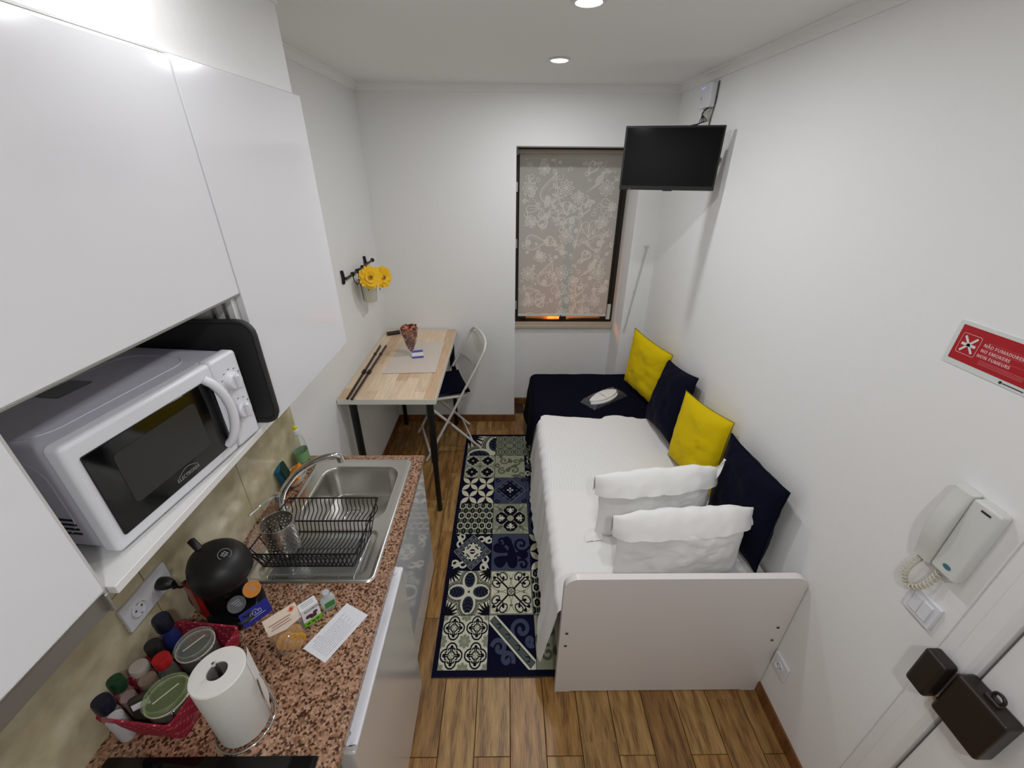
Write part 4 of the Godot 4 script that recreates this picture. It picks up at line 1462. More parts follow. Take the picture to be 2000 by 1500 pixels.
	for i in 5:
		st = S()
		var k := (i + 0.5) / 5.0
		tube(st, [c[1].lerp(c[2], k) + o, bx[1].lerp(bx[2], k) + o], 0.0019, 5)
		put(t, "side_wire", st, M.black_metal)
		st = S()
		tube(st, [c[0].lerp(c[3], k) + o, bx[0].lerp(bx[3], k) + o], 0.0019, 5)
		put(t, "side_wire", st, M.black_metal)
	st = S(); slab(st, turned(Vector3(-0.672, 0.891, -1.055) + o, Vector3.RIGHT, -90), 0.315, 0.185, 0.010, 0.012, 0.003)
	put(t, "drip_tray", st, M.smoke_tray)
	for sx in [-0.815, -0.522]:
		st = S(); tube(st, [Vector3(sx + 0.012, 0.908, -1.16) + o, Vector3(sx, 0.893, -0.962) + o, Vector3(sx - 0.001, 0.885, -0.956) + o], 0.0032, 8)
		put(t, "foot_rail", st, M.chrome)
	for i in 5:
		st = S(); lathe(st, turned(Vector3(-0.795 + 0.0545 * i, 0.889, -0.958) + o, Vector3.RIGHT, 90), [[0.0035, -0.003], [0.0035, 0.003]], 10)
		put(t, "rail_end", st, M.chrome)
	# cutlery holder: cylinder with real holes
	t = thing("cutlery_holder", "perforated stainless steel cutlery holder standing in the dish rack", "cutlery holder", Vector3(-0.795, 0.917, -1.062))
	st = S()
	perforated(st, 0.0525, 0.125, 26, 7)
	put(t, "wall", st, M.steel)
	st = S(); tube(st, circle_path(Vector3(0, 0.125, 0), 0.0525, Vector3.UP, 36), 0.0016, 6, true)
	put(t, "rim", st, M.chrome)
	st = S(); lathe(st, at(Vector3.ZERO), [[0.051, 0.0], [0.052, 0.002]], 32)
	put(t, "base", st, M.steel_dark)

func perforated(st: SurfaceTool, r: float, h: float, na: int, ny: int) -> void:
	var P := func(a: float, y: float) -> Vector3: return Vector3(r * cos(a), y, -r * sin(a))
	var margin := 0.014
	var rows := [[0.0, margin, false]]
	var dy := (h - 2 * margin) / ny
	for j in ny: rows.append([margin + j * dy, margin + (j + 1) * dy, true])
	rows.append([h - margin, h, false])
	st.set_smooth_group(3)
	for j in rows.size():
		for i in na:
			var off := 0.5 if j % 2 else 0.0
			var a0 := TAU * (i + off) / na
			var a1 := TAU * (i + 1 + off) / na
			var y0: float = rows[j][0]
			var y1: float = rows[j][1]
			if not rows[j][2]:
				quad(st, P.call(a0, y0), P.call(a1, y0), P.call(a1, y1), P.call(a0, y1))
				continue
			var ca := (a0 + a1) / 2
			var cy := (y0 + y1) / 2
			var ra := 0.0032 / r
			var sq := [[a1, cy], [a1, y1], [ca, y1], [a0, y1], [a0, cy], [a0, y0], [ca, y0], [a1, y0]]
			for k in 8:
				var q := (k + 1) % 8
				var t0 := TAU * k / 8
				var t1 := TAU * q / 8
				quad(st, P.call(ca + ra * cos(t0), cy + 0.0034 * sin(t0)), P.call(sq[k][0], sq[k][1]), P.call(sq[q][0], sq[q][1]), P.call(ca + ra * cos(t1), cy + 0.0034 * sin(t1)))
	st.set_smooth_group(-1)

func build_counter_things() -> void:
	var st: SurfaceTool
	# sponge dish by the tap
	var t := thing("sponge_dish", "cream oval dish holding sponges behind the tap", "dish", Vector3(-0.945, CTOP, -1.475))
	st = S(); lathe(st, at(Vector3.ZERO), [[0.036, 0.0], [0.046, 0.022], [0.050, 0.030], [0.047, 0.030], [0.042, 0.022], [0.032, 0.004]], 24, true, true, 0.85, 1.55)
	put(t, "dish", st, M.offwhite)
	t = thing("sponge", "teal scouring sponge with dark green pad standing in the dish", "sponge", Vector3(-0.968, CTOP + 0.006, -1.440), 0.35)
	st = S(); box(st, Vector3(0, 0.048, 0), Vector3(0.024, 0.096, 0.075), 0.004, turned(Vector3.ZERO, Vector3(0, 0, 1), 12))
	put(t, "foam", st, M.teal)
	st = S(); box(st, Vector3(0.0165, 0.048, 0), Vector3(0.009, 0.096, 0.075), 0.002, turned(Vector3.ZERO, Vector3(0, 0, 1), 12))
	put(t, "scouring_pad", st, M.scour)
	t = thing("cleaning_cloth", "folded orange cleaning cloth lying in the sponge dish", "cloth", Vector3(-0.915, CTOP + 0.018, -1.458), 0.30)
	st = S()
	for k in 3:
		box(st, Vector3(0.002 * k, 0.028 + 0.007 * k, 0.002 * k), Vector3(0.050, 0.008, 0.105), 0.003, turned(Vector3.ZERO, Vector3(0, 0, 1), 34))
	put(t, "folded_cloth", st, M.orange)
	# washing-up liquid
	t = thing("dish_soap_bottle", "clear washing-up liquid bottle with green liquid and yellow cap at the worktop end", "bottle", Vector3(-0.952, CTOP, -1.575))
	st = S(); lathe(st, at(Vector3.ZERO), [[0.030, 0.0], [0.033, 0.006], [0.033, 0.10], [0.031, 0.125], [0.022, 0.155], [0.012, 0.170], [0.011, 0.180]], 20, true, true, 0.8, 1.15)
	put(t, "bottle", st, M.glass)
	st = S(); lathe(st, at(Vector3(0, 0.002, 0)), [[0.028, 0.0], [0.030, 0.004], [0.030, 0.055]], 20, true, true, 0.8, 1.15)
	put(t, "liquid", st, M.soap)
	st = S(); lathe(st, at(Vector3.ZERO), [[0.0335, 0.035], [0.0335, 0.085]], 20, false, false, 0.8, 1.15)
	put(t, "paper_label", st, M.soap_label)
	st = S(); lathe(st, at(Vector3(0, 0.178, 0)), [[0.014, 0.0], [0.014, 0.018], [0.011, 0.022]], 16)
	put(t, "cap", st, M.white_plastic)
	st = S(); lathe(st, at(Vector3(0, 0.200, 0)), [[0.010, 0.0], [0.010, 0.014], [0.006, 0.018]], 16)
	put(t, "spout_cap", st, M.cap_yellow)
	# coffee machine, local z = its front
	t = thing("coffee_machine", "black rounded capsule coffee machine on the worktop by the sockets", "coffee machine", Vector3(-0.848, CTOP, -0.852), 1.06)
	st = S()
	var rings := []
	for p in [[0.018, 0.058, 0.048, -0.046], [0.03, 0.060, 0.050, -0.046], [0.08, 0.063, 0.052, -0.044], [0.115, 0.068, 0.058, -0.036], [0.145, 0.076, 0.074, -0.018], [0.175, 0.081, 0.086, -0.006], [0.200, 0.081, 0.088, -0.004], [0.222, 0.076, 0.083, -0.005], [0.240, 0.066, 0.073, -0.008], [0.253, 0.050, 0.055, -0.012], [0.260, 0.028, 0.032, -0.014], [0.262, 0.006, 0.006, -0.015]]:
		var ring := PackedVector3Array()
		for j in 36:
			var a := TAU * j / 36
			ring.append(Vector3(p[1] * cos(a), p[0], p[3] - p[2] * sin(a)))
		rings.append(ring)
	loft(st, rings, true, true, 80.0)
	put(t, "housing", st, M.black)
	st = S(); lathe(st, at(Vector3(0, 0, -0.014)), [[0.080, 0.0], [0.083, 0.004], [0.083, 0.018], [0.078, 0.024]], 36, true, true, 0.94, 1.08)
	put(t, "base", st, M.black)
	st = S(); lathe(st, at(Vector3(0, 0.024, 0.026)), [[0.042, 0.0], [0.042, 0.010], [0.039, 0.012]], 30)
	put(t, "drip_tray", st, M.black_metal)
	st = S(); tube(st, curve([Vector3(-0.01, 0.244, -0.052), Vector3(-0.012, 0.262, -0.072), Vector3(-0.012, 0.270, -0.090)], 5), 0.011, 10)
	put(t, "lever", st, M.black)
	st = S()
	var lx := turned(Vector3(0.012, 0.2575, 0.030), Vector3.RIGHT, 28)
	var ringp := []
	for p in circle_path(Vector3.ZERO, 0.0165, Vector3.UP, 28): ringp.append(lx * (p as Vector3))
	tube(st, ringp, 0.0009, 5, true)
	for b in [[-0.006, 0.016], [0.0, 0.018], [0.006, 0.014]]:
		box(st, Vector3(b[0], 0, 0), Vector3(0.0022, 0.001, b[1]), 0.0, lx * turned(Vector3.ZERO, Vector3.UP, 20))
	for b in [-0.005, 0.004]:
		box(st, Vector3(0, 0, b), Vector3(0.015, 0.001, 0.002), 0.0, lx * turned(Vector3.ZERO, Vector3.UP, 20))
	put(t, "emblem", st, M.ink_light, "round pale grey emblem")
	st = S(); lathe(st, turned(Vector3(-0.02, 0.100, 0.008), Vector3.RIGHT, 90), [[0.010, 0.0], [0.010, 0.006], [0.007, 0.007]], 18)
	put(t, "button", st, M.black_gloss)
	st = S(); slab(st, turned(Vector3(-0.072, 0.105, -0.052), Vector3.UP, 90), 0.060, 0.130, 0.014, 0.006, 0.004)
	put(t, "side_tank", st, M.red_clear, "red side strip")
	# capsules resting on its drip tray
	for k in [[Vector3(-0.808, CTOP + 0.052, -0.876), M.capsule_orange, "coffee capsule with orange foil lid propped on the coffee machine"], [Vector3(-0.826, CTOP + 0.052, -0.824), M.capsule_dark, "coffee capsule with dark grey foil lid propped on the coffee machine"]]:
		t = thing("coffee_capsule", k[2], "capsule", k[0], 0.9, "coffee capsules")
		var x := turned(Vector3(0, 0.012, 0), Vector3(1, 0, 0), 42)
		st = S(); lathe(st, x, [[0.015, -0.022], [0.018, -0.018], [0.022, 0.004], [0.025, 0.005], [0.025, 0.007]], 26)
		put(t, "cup", st, M.white_plastic if k[1] == M.capsule_orange else M.black)
		st = S(); lathe(st, x, [[0.0245, 0.0072], [0.0240, 0.0082]], 26)
		put(t, "foil_lid", st, k[1])
		st = S()
		for i in 4: box(st, Vector3(0.002 * i, 0.0085, -0.010 + 0.006 * i), Vector3(0.022 - 0.003 * i, 0.0004, 0.0022), 0.0, x)
		put(t, "lettering", st, M.ink_light)
	# blue card leaning on the machine
	t = thing("business_card", "blue card with white emblem leaning against the coffee machine", "card", Vector3(-0.762, CTOP, -0.810), 0.86)
	st = S(); box(st, Vector3(0, 0.026, -0.010), Vector3(0.082, 0.056, 0.0008), 0.0, turned(Vector3.ZERO, Vector3.RIGHT, -28))
	put(t, "card", st, M.card_blue)
	st = S()
	var cx := turned(Vector3.ZERO, Vector3.RIGHT, -28) * at(Vector3(0, 0.026, -0.0094))
	var roof := []
	for p in [[-0.016, 0.004], [-0.014, 0.011], [-0.007, 0.011], [-0.005, 0.016], [0.004, 0.016], [0.006, 0.011], [0.014, 0.011], [0.016, 0.004]]: roof.append(cx * Vector3(p[0], p[1], 0.0004))
	tube(st, roof, 0.0008, 4)
	for x in [-0.008, 0.0, 0.008]: box(st, Vector3(x, 0.007, 0.0003), Vector3(0.0016, 0.006, 0.0005), 0.0, cx)
	box(st, Vector3(0, 0.000, 0.0003), Vector3(0.034, 0.0014, 0.0004), 0.0, cx)
	box(st, Vector3(0, -0.006, 0.0003), Vector3(0.050, 0.0010, 0.0004), 0.0, cx)
	put(t, "emblem", st, M.paper)
	# bag of biscuits with a folded card header
	t = thing("cookie_bag", "clear bag of golden biscuits with printed card header", "biscuit bag", Vector3(-0.640, CTOP, -0.748), 0.75)
	var rn := RandomNumberGenerator.new()
	rn.seed = 12
	for k in 6:
		var x := Transform3D(Basis(Vector3(1, 0, 0), 0.9 + 0.12 * k) * Basis(Vector3.UP, rn.randf()), Vector3(-0.012 + 0.012 * (k % 3), 0.024 + 0.003 * (k % 2), -0.026 + 0.011 * k))
		st = S(); lathe(st, x, [[0.020, -0.004], [0.025, -0.003], [0.026, 0.0], [0.025, 0.003], [0.019, 0.0045]], 20)
		put(t, "biscuit", st, M.biscuit)
	st = S()
	rings = []
	for p in [[0.004, 0.036, 0.036, 0.004], [0.012, 0.043, 0.042, 0.002], [0.032, 0.044, 0.041, 0.0], [0.050, 0.043, 0.032, -0.004], [0.064, 0.043, 0.018, -0.012], [0.076, 0.044, 0.004, -0.022]]:
		var ring := PackedVector3Array()
		for j in 28:
			var a := TAU * j / 28
			var w := 1.0 + 0.05 * sin(a * 5 + p[0] * 60)
			ring.append(Vector3(p[1] * cos(a) * w, p[0], p[3] - p[2] * sin(a) * w))
		rings.append(ring)
	loft(st, rings, true, false, 80.0)
	put(t, "bag", st, M.film)
	st = S()
	var hx := turned(Vector3(0, 0.074, -0.022), Vector3.RIGHT, -38)
	extrude(st, hx, PackedVector2Array([Vector2(-0.045, 0.030), Vector2(-0.045, -0.018), Vector2(0.0, -0.026), Vector2(0.045, -0.018), Vector2(0.045, 0.030)]), 0.0016)
	var hd := put(t, "card_header", st, M.header)
	st = S(); for r in [[0.006, 0.060], [-0.001, 0.048], [-0.008, 0.054]]: box(st, Vector3(-0.006, r[0], 0.0011), Vector3(r[1], 0.0024, 0.0004), 0.0, hx)
	put(hd, "print_lines", st, M.header_ink)
	st = S(); for a in 5: box(st, Vector3(0.030, 0.018, 0.0011), Vector3(0.020 - 0.002 * a, 0.0022, 0.0004), 0.0, hx * at(Vector3(0.030, 0.018, 0)) * turned(Vector3.ZERO, Vector3(0, 0, 1), 36.0 * a) * at(Vector3(-0.030, -0.018, 0)))
	put(hd, "red_flower_print", st, M.orange_red)
	# tea box, local z = printed face
	t = thing("tea_box", "small white and green herbal tea box beside the biscuits", "box", Vector3(-0.607, CTOP, -0.818), 0.78)
	st = S(); box(st, Vector3(0, 0.0375, 0), Vector3(0.052, 0.075, 0.030), 0.0008)
	put(t, "carton", st, M.paper)
	st = S(); box(st, Vector3(0, 0.011, 0.0), Vector3(0.0526, 0.020, 0.0306), 0.0006)
	put(t, "green_band", st, M.lime)
	text(t, "lettering", "ROOIBOS", 0.010, at(Vector3(0.004, 0.062, 0.0155)), M.ink)
	st = S(); for b in [[-0.008, 0.038, 0.018], [0.004, 0.032, 0.020], [0.012, 0.043, 0.014]]: slab(st, at(Vector3(b[0], b[1], 0.0153)), b[2], b[2] * 0.8, 0.0004, 0.005)
	put(t, "berry_print", st, M.berry)
	st = S(); for b in [-0.014, 0.0, 0.013]: box(st, Vector3(b, 0.010, 0.0156), Vector3(0.009, 0.005, 0.0004), 0.0)
	put(t, "band_print", st, M.ink)
	st = S(); for b in [-0.006, 0.0, 0.006]: box(st, Vector3(0.0, 0.0752, b), Vector3(0.036, 0.0004, 0.0016), 0.0)
	put(t, "top_print", st, M.ink_light)
	# hand gel
	t = thing("gel_bottle", "tiny clear hand gel bottle with green label by the tea box", "bottle", Vector3(-0.568, CTOP, -0.858), 0.70)
	st = S()
	rings = []
	for p in [[0.0, 0.040, 0.018], [0.004, 0.044, 0.021], [0.044, 0.044, 0.021], [0.052, 0.034, 0.018], [0.055, 0.020, 0.016]]:
		var ring := PackedVector3Array()
		for q in rrect(p[1], p[2], 0.007, 4): ring.append(Vector3(q.x, p[0], -q.y))
		rings.append(ring)
	loft(st, rings, true, true, 50.0)
	put(t, "flask", st, M.gel)
	st = S(); lathe(st, at(Vector3(0, 0.055, 0)), [[0.011, 0.0], [0.011, 0.018], [0.009, 0.020]], 16)
	put(t, "cap", st, M.gel_cap)
	st = S(); box(st, Vector3(0.002, 0.026, 0.0112), Vector3(0.030, 0.022, 0.0006), 0.0)
	put(t, "label", st, M.green_label)
	# printed sheet
	t = thing("info_sheet", "white printed sheet of house notes lying on the worktop", "paper", Vector3(-0.5245, CTOP, -0.779), 0.0)
	st = S()
	var q := [Vector3(-0.597, 0.0012, -0.728), Vector3(-0.517, 0.0012, -0.687), Vector3(-0.437, 0.0012, -0.824), Vector3(-0.548, 0.0012, -0.876)]
	q[2] = q[1] + Vector3(0.080, 0, -0.142)
	q[3] = q[0] + Vector3(0.080, 0, -0.142)
	var po := Vector3(0.5245, 0, 0.779)
	quad(st, q[0] + po, q[1] + po, q[2] + po, q[3] + po, Vector2(0, 0), Vector2(0, 1), Vector2(1, 1), Vector2(1, 0))
	for k in 4:
		var a: Vector3 = q[k] + po
		var b: Vector3 = q[(k + 1) % 4] + po
		quad(st, a - Vector3(0, 0.0010, 0), b - Vector3(0, 0.0010, 0), b, a)
	put(t, "sheet", st, M.note)
	# kitchen roll on a wire stand
	t = thing("paper_towel_roll", "white kitchen paper roll on chrome wire stand", "kitchen roll", Vector3(-0.662, CTOP, -0.546))
	st = S(); tube(st, circle_path(Vector3(0, 0.003, 0), 0.066, Vector3.UP, 40), 0.003, 8, true)
	tube(st, [Vector3(-0.066, 0.003, 0), Vector3(0.066, 0.003, 0)], 0.003, 8)
	put(t, "base_ring", st, M.chrome)
	st = S(); tube(st, [Vector3(0, 0.003, 0), Vector3(0, 0.262, 0)], 0.0034, 8)
	put(t, "spindle", st, M.chrome)
	st = S()
	for sx in [-1.0, 1.0]:
		tube(st, curve([Vector3(0.064, 0.003, -0.012 * sx - 0.02), Vector3(0.066, 0.10, -0.012 * sx - 0.02), Vector3(0.066, 0.17, -0.006 * sx - 0.02)], 4), 0.0022, 6)
	put(t, "side_arm", st, M.chrome)
	st = S(); lathe(st, at(Vector3(0, 0.007, 0)), [[0.021, 0.225], [0.0205, 0.0], [0.0555, 0.0], [0.0575, 0.003], [0.0575, 0.222], [0.0555, 0.2245], [0.0215, 0.2245]], 48, false, false)
	put(t, "roll", st, M.paper_roll)
	st = S(); lathe(st, at(Vector3(0, 0.007, 0)), [[0.0208, 0.222], [0.0208, 0.001]], 32, false, false)
	put(t, "core", st, M.cardboard)
	st = S()
	sheet(st, 10, 6, func(u: float, v: float) -> Vector3:
		var a := 0.35 + 0.75 * u
		var r := 0.058 + 0.010 * u * u
		return Vector3(r * cos(a), 0.030 + 0.200 * v, -r * sin(a)), 0)
	put(t, "loose_sheet", st, M.paper_roll)

func build_basket() -> void:
	var t := thing("basket", "red and pink woven rectangular basket full of spice jars", "basket", Vector3(-0.862, CTOP, -0.622))
	var st := S()
	var rings := []
	for p in [[0.002, 0.80], [0.0, 0.84], [0.030, 0.90], [0.070, 0.97], [0.098, 1.0], [0.102, 1.0], [0.102, 0.96], [0.095, 0.955], [0.030, 0.86], [0.008, 0.80]]:
		var ring := PackedVector3Array()
		for q in rrect(0.190 * p[1], 0.245 * p[1], 0.012, 3): ring.append(Vector3(q.x, p[0] + 0.003 * sin(q.y * 40.0) * p[0] * 8, -q.y).rotated(Vector3.UP, -0.10))
		rings.append(ring)
	loft(st, rings, true, true, 60.0)
	put(t, "woven_body", st, M.weave)
	# clip-top jars
	for k in [[Vector3(-0.838, 0.890, -0.676), 0.048, 0.112, M.glass, "clip-top glass jar with clear lid in the red basket, at the coffee machine end", M.dark_fill], [Vector3(-0.828, 0.890, -0.556), 0.050, 0.110, M.glass_green, "clip-top jar with greenish glass lid in the red basket, beside the kitchen roll", M.dark_fill2]]:
		clip_jar(k[0], k[1], k[2], k[3], k[4], k[5])
	# spice bottles along the wall side
	spice(Vector3(-0.925, 0.890, -0.705), 0.026, 0.135, M.blue_clear, M.blue_fill, M.cap_navy, 0.040, "blue plastic bottle with navy cap in the red basket")
	spice(Vector3(-0.918, 0.890, -0.652), 0.023, 0.118, M.smoke, M.dark_fill, M.black, 0.030, "dark spice jar with black cap in the red basket")
	spice(Vector3(-0.920, 0.890, -0.604), 0.025, 0.118, M.glass, M.spice_brown, M.glass_cap, 0.020, "spice jar with clear glass lid in the red basket")
	spice(Vector3(-0.874, 0.890, -0.620), 0.024, 0.118, M.glass, M.dark_fill2, M.red_cap, 0.026, "spice jar with bright red cap in the red basket")
	spice(Vector3(-0.935, 0.890, -0.562), 0.021, 0.125, M.glass, M.spice_pink, M.cap_green, 0.034, "spice jar with dark green cap in the red basket")
	spice(Vector3(-0.930, 0.890, -0.518), 0.023, 0.125, M.glass, M.salt, M.cap_navy, 0.036, "spice jar of white salt with navy cap in the red basket")
	t = thing("spice_sachet", "small dark sachet with white label in the red basket", "sachet", Vector3(-0.888, 0.892, -0.545), 0.6)
	st = S(); slab(st, turned(Vector3(0, 0.052, 0), Vector3.RIGHT, -14), 0.045, 0.10, 0.016, 0.006, 0.005)
	put(t, "pouch", st, M.dark_fill2)
	st = S(); box(st, Vector3(0, 0.030, 0.0092), Vector3(0.034, 0.016, 0.0006), 0.0, turned(Vector3(0, 0.052, 0), Vector3.RIGHT, -14))
	put(t, "label", st, M.paper)

func clip_jar(p: Vector3, r: float, h: float, lid: Material, label: String, fill: Material) -> void:
	var t := thing("clip_jar", label, "jar", p, 0.0, "clip-top jars in the basket")
	var st := S()
	lathe(st, at(Vector3.ZERO), [[r * 0.85, 0.0], [r * 0.92, 0.006], [r * 0.92, h * 0.76], [r * 0.84, h * 0.86], [r * 0.88, h * 0.9]], 32, true, false)
	put(t, "jar", st, M.glass)
	st = S(); lathe(st, at(Vector3(0, 0.003, 0)), [[r * 0.82, 0.0], [r * 0.86, 0.006], [r * 0.86, h * 0.58], [r * 0.80, h * 0.60]], 28)
	put(t, "contents", st, fill)
	st = S(); lathe(st, at(Vector3(0, h * 0.9, 0)), [[r * 0.92, 0.0], [r * 0.98, 0.003], [r * 0.98, 0.009], [r * 0.90, 0.013], [r * 0.80, 0.0135], [r * 0.76, 0.007], [0.004, 0.006]], 36, true, true)
	var l := put(t, "lid", st, lid)
	st = S(); tube(st, circle_path(Vector3(0, h * 0.9 + 0.013, 0), r * 0.86, Vector3.UP, 36), 0.0022, 6, true)
	put(l, "lid_ring", st, lid)
	st = S(); lathe(st, at(Vector3(0, h * 0.9 - 0.004, 0)), [[r * 0.90, 0.0], [r * 0.95, 0.0015], [r * 0.90, 0.003]], 32, false, false)
	put(t, "gasket", st, M.gasket)
	st = S(); box(st, Vector3(0, h * 0.9 + 0.0085, 0), Vector3(r * 1.1, 0.001, 0.003), 0.0, turned(Vector3.ZERO, Vector3.UP, 55))
	put(l, "lid_mark", st, M.gasket)
	st = S()
	var d := Vector3(0.7, 0, 0.7)
	tube(st, [d * r + Vector3(0, h * 0.95, 0), d * (r + 0.008) + Vector3(0, h * 0.85, 0), d * (r + 0.004) + Vector3(0, h * 0.62, 0)], 0.0015, 6)
	tube(st, [-d * r + Vector3(0, h * 0.97, 0), -d * (r + 0.006) + Vector3(0, h * 0.85, 0), -d * (r + 0.001) + Vector3(0, h * 0.70, 0)], 0.0015, 6)
	tube(st, circle_path(Vector3(0, h * 0.82, 0), r * 0.9, Vector3.UP, 30), 0.0012, 5, true)
	put(t, "wire_clip", st, M.chrome)

func spice(p: Vector3, r: float, h: float, g: Material, fill: Material, cap: Material, ch: float, label: String) -> void:
	r *= 0.80
	var t := thing("spice_jar", label, "jar", p, 0.0, "spice jars in the basket")
	var st := S()
	lathe(st, at(Vector3.ZERO), [[r * 0.92, 0.0], [r, 0.005], [r, h * 0.78], [r * 0.82, h * 0.92], [r * 0.8, h]], 22)
	put(t, "jar", st, g)
	st = S(); lathe(st, at(Vector3(0, 0.002, 0)), [[r * 0.88, 0.0], [r * 0.94, 0.004], [r * 0.94, h * 0.66]], 20)
	put(t, "contents", st, fill)
	st = S(); lathe(st, at(Vector3(0, h, 0)), [[r * 0.90, -0.004], [r * 0.98, 0.0], [r * 0.98, ch * 0.86], [r * 0.90, ch]], 22)
	put(t, "cap", st, cap)

# ------------------------------------------------------------------ dining corner
func build_table() -> void:
	var x0 := -0.996
	var x1 := -0.418
	var z0 := -3.305
	var z1 := -2.128
	var o := Vector3((x0 + x1) / 2, 0, (z0 + z1) / 2)
	var t := thing("dining_table", "oak-print table with white edges and black adjustable legs", "table", o)
	var st := S()
	lo_hi(st, Vector3(x0, TTOP - 0.034, z0) - o, Vector3(x1, TTOP - 0.0006, z1) - o, 0.0008)
	put(t, "table_top", st, M.table_edge)
	st = S()
	var e := 0.003
	quad(st, Vector3(x0 + e, TTOP, z1 - e) - o, Vector3(x1 - e, TTOP, z1 - e) - o, Vector3(x1 - e, TTOP, z0 + e) - o, Vector3(x0 + e, TTOP, z0 + e) - o, Vector2(0, 1), Vector2(1, 1), Vector2(1, 0), Vector2(0, 0))
	put(t, "oak_laminate", st, M.oak, "light oak laminate surface")
	for p in [[-0.928, -2.178], [-0.466, -2.178], [-0.928, -3.262], [-0.466, -3.262]]:
		st = S()
		var q := Vector3(p[0], 0, p[1]) - o
		lathe(st, at(q), [[0.016, 0.0], [0.0175, 0.004], [0.0175, 0.42], [0.0215, 0.421], [0.0225, 0.425], [0.0225, TTOP - 0.038], [0.05, TTOP - 0.037], [0.05, TTOP - 0.034]], 20)
		put(t, "leg", st, M.black_metal)
	# placemat
	var m := thing("placemat", "beige linen placemat on the oak table", "placemat", Vector3(-0.645, TTOP, -2.745))
	st = S()
	var nn := noise(4, 0.6, 2)
	var cq := [Vector3(-0.178, 0, 0.278), Vector3(0.172, 0, 0.262), Vector3(0.161, 0, -0.275), Vector3(-0.148, 0, -0.272)]
	sheet(st, 14, 18, func(u: float, v: float) -> Vector3:
		var a: Vector3 = (cq[0] as Vector3).lerp(cq[1], u)
		var b: Vector3 = (cq[3] as Vector3).lerp(cq[2], u)
		var p := a.lerp(b, v)
		p.y = 0.0025 + 0.0012 * nn.get_noise_2d(u * 3, v * 3)
		return p, 0)
	put(m, "linen", st, M.mat_linen)
	# vase of dried petals
	var v := thing("vase", "clear glass vase filled with copper-coloured dried petals", "vase", Vector3(-0.685, TTOP + 0.004, -2.775))
	st = S()
	lathe(st, at(Vector3.ZERO), [[0.036, 0.0], [0.037, 0.006], [0.024, 0.018], [0.022, 0.03], [0.034, 0.075], [0.052, 0.125], [0.063, 0.170], [0.066, 0.205]], 32, true, false)
	put(v, "glass", st, M.glass)
	st = S()
	var rn := RandomNumberGenerator.new()
	rn.seed = 21
	for i in 700:
		var y := pow(rn.randf(), 0.6) * 0.175 + 0.035
		var rmax := lerpf(0.017, 0.059, clampf((y - 0.03) / 0.15, 0, 1)) - 0.004
		if i > 600: y = 0.200 + rn.randf() * 0.014; rmax = 0.055
		var a := rn.randf() * TAU
		var r := rmax * sqrt(lerpf(0.45, 1.0, rn.randf())) if i <= 600 else rmax * sqrt(rn.randf())
		var s := rn.randf_range(0.009, 0.016)
		var x := Transform3D(Basis.from_euler(Vector3(rn.randf() * TAU, rn.randf() * TAU, rn.randf() * TAU)), Vector3(r * cos(a), y, r * sin(a)))
		st.set_smooth_group(-1)
		var c: Color = [rgb(150, 72, 48), rgb(122, 50, 36), rgb(196, 122, 88), rgb(222, 168, 136), rgb(92, 40, 32)][rn.randi_range(0, 4)]
		st.set_color(c.srgb_to_linear())
		var p := [Vector3(-s, 0.002, 0), Vector3(0, 0, s * 0.6), Vector3(s, 0.003, 0), Vector3(0, -0.001, -s * 0.6)]
		quad(st, x * p[0], x * p[1], x * p[2], x * p[3])
	var pp := put(v, "dried_petals", st, M.petals, "copper and pink dried petals")
	pp.set_meta("kind", "stuff")
	# small card holder before the vase
	var c := thing("card_holder", "small blue and white card standing before the vase", "card", Vector3(-0.632, TTOP + 0.004, -2.722), 0.25)
	st = S(); box(st, Vector3(0, 0.026, -0.008), Vector3(0.078, 0.052, 0.001), 0.0, turned(Vector3.ZERO, Vector3.RIGHT, -22))
	put(c, "card", st, M.paper)
	st = S(); box(st, Vector3(0, 0.044, -0.0072), Vector3(0.078, 0.016, 0.001), 0.0, turned(Vector3.ZERO, Vector3.RIGHT, -22))
	put(c, "blue_band", st, M.card_violet)
	st = S(); box(st, Vector3(0, 0.004, 0.002), Vector3(0.080, 0.008, 0.016), 0.002)
	put(c, "stand", st, M.card_violet)
	# remote control near the wall
	c = thing("remote_control", "black remote control lying at the wall end of the table", "remote control", Vector3(-0.890, TTOP, -3.205), 0.45)
	st = S(); slab(st, turned(Vector3(0, 0.010, 0), Vector3.RIGHT, -90), 0.165, 0.048, 0.020, 0.012, 0.005)
	put(c, "case", st, M.black)
	for i in 6:
		for j in 2:
			st = S(); box(st, Vector3(-0.06 + 0.022 * i, 0.0212, -0.009 + 0.018 * j), Vector3(0.010, 0.002, 0.008), 0.0008)
			put(c, "key", st, M.dark_grey)
	# two telescopic rods
	for k in 2:
		var a := Vector3([-0.930, -0.902][k], TTOP + 0.0085, [-2.125, -2.118][k])
		var b := Vector3([-0.952, -0.910][k], TTOP + 0.0085, -2.925)
		c = thing("curtain_rod", ["dark brown metal rod with collars on the table, next to the wall", "dark brown metal rod with collars on the table, next to the placemat"][k], "rod", (a + b) / 2, 0.0, "dark rods on the table")
		var mid := (a + b) / 2
		st = S(); tube(st, [a - mid, b - mid], 0.0075, 12)
		put(c, "shaft", st, M.rod)
		for f in [[0.42, 0.0125], [0.45, 0.0125], [0.80, 0.0105]]:
			st = S()
			var p: Vector3 = a.lerp(b, f[0]) - mid
			tube(st, [p, p + (b - a).normalized() * 0.014], f[1], 14)
			put(c, "collar", st, M.rod)

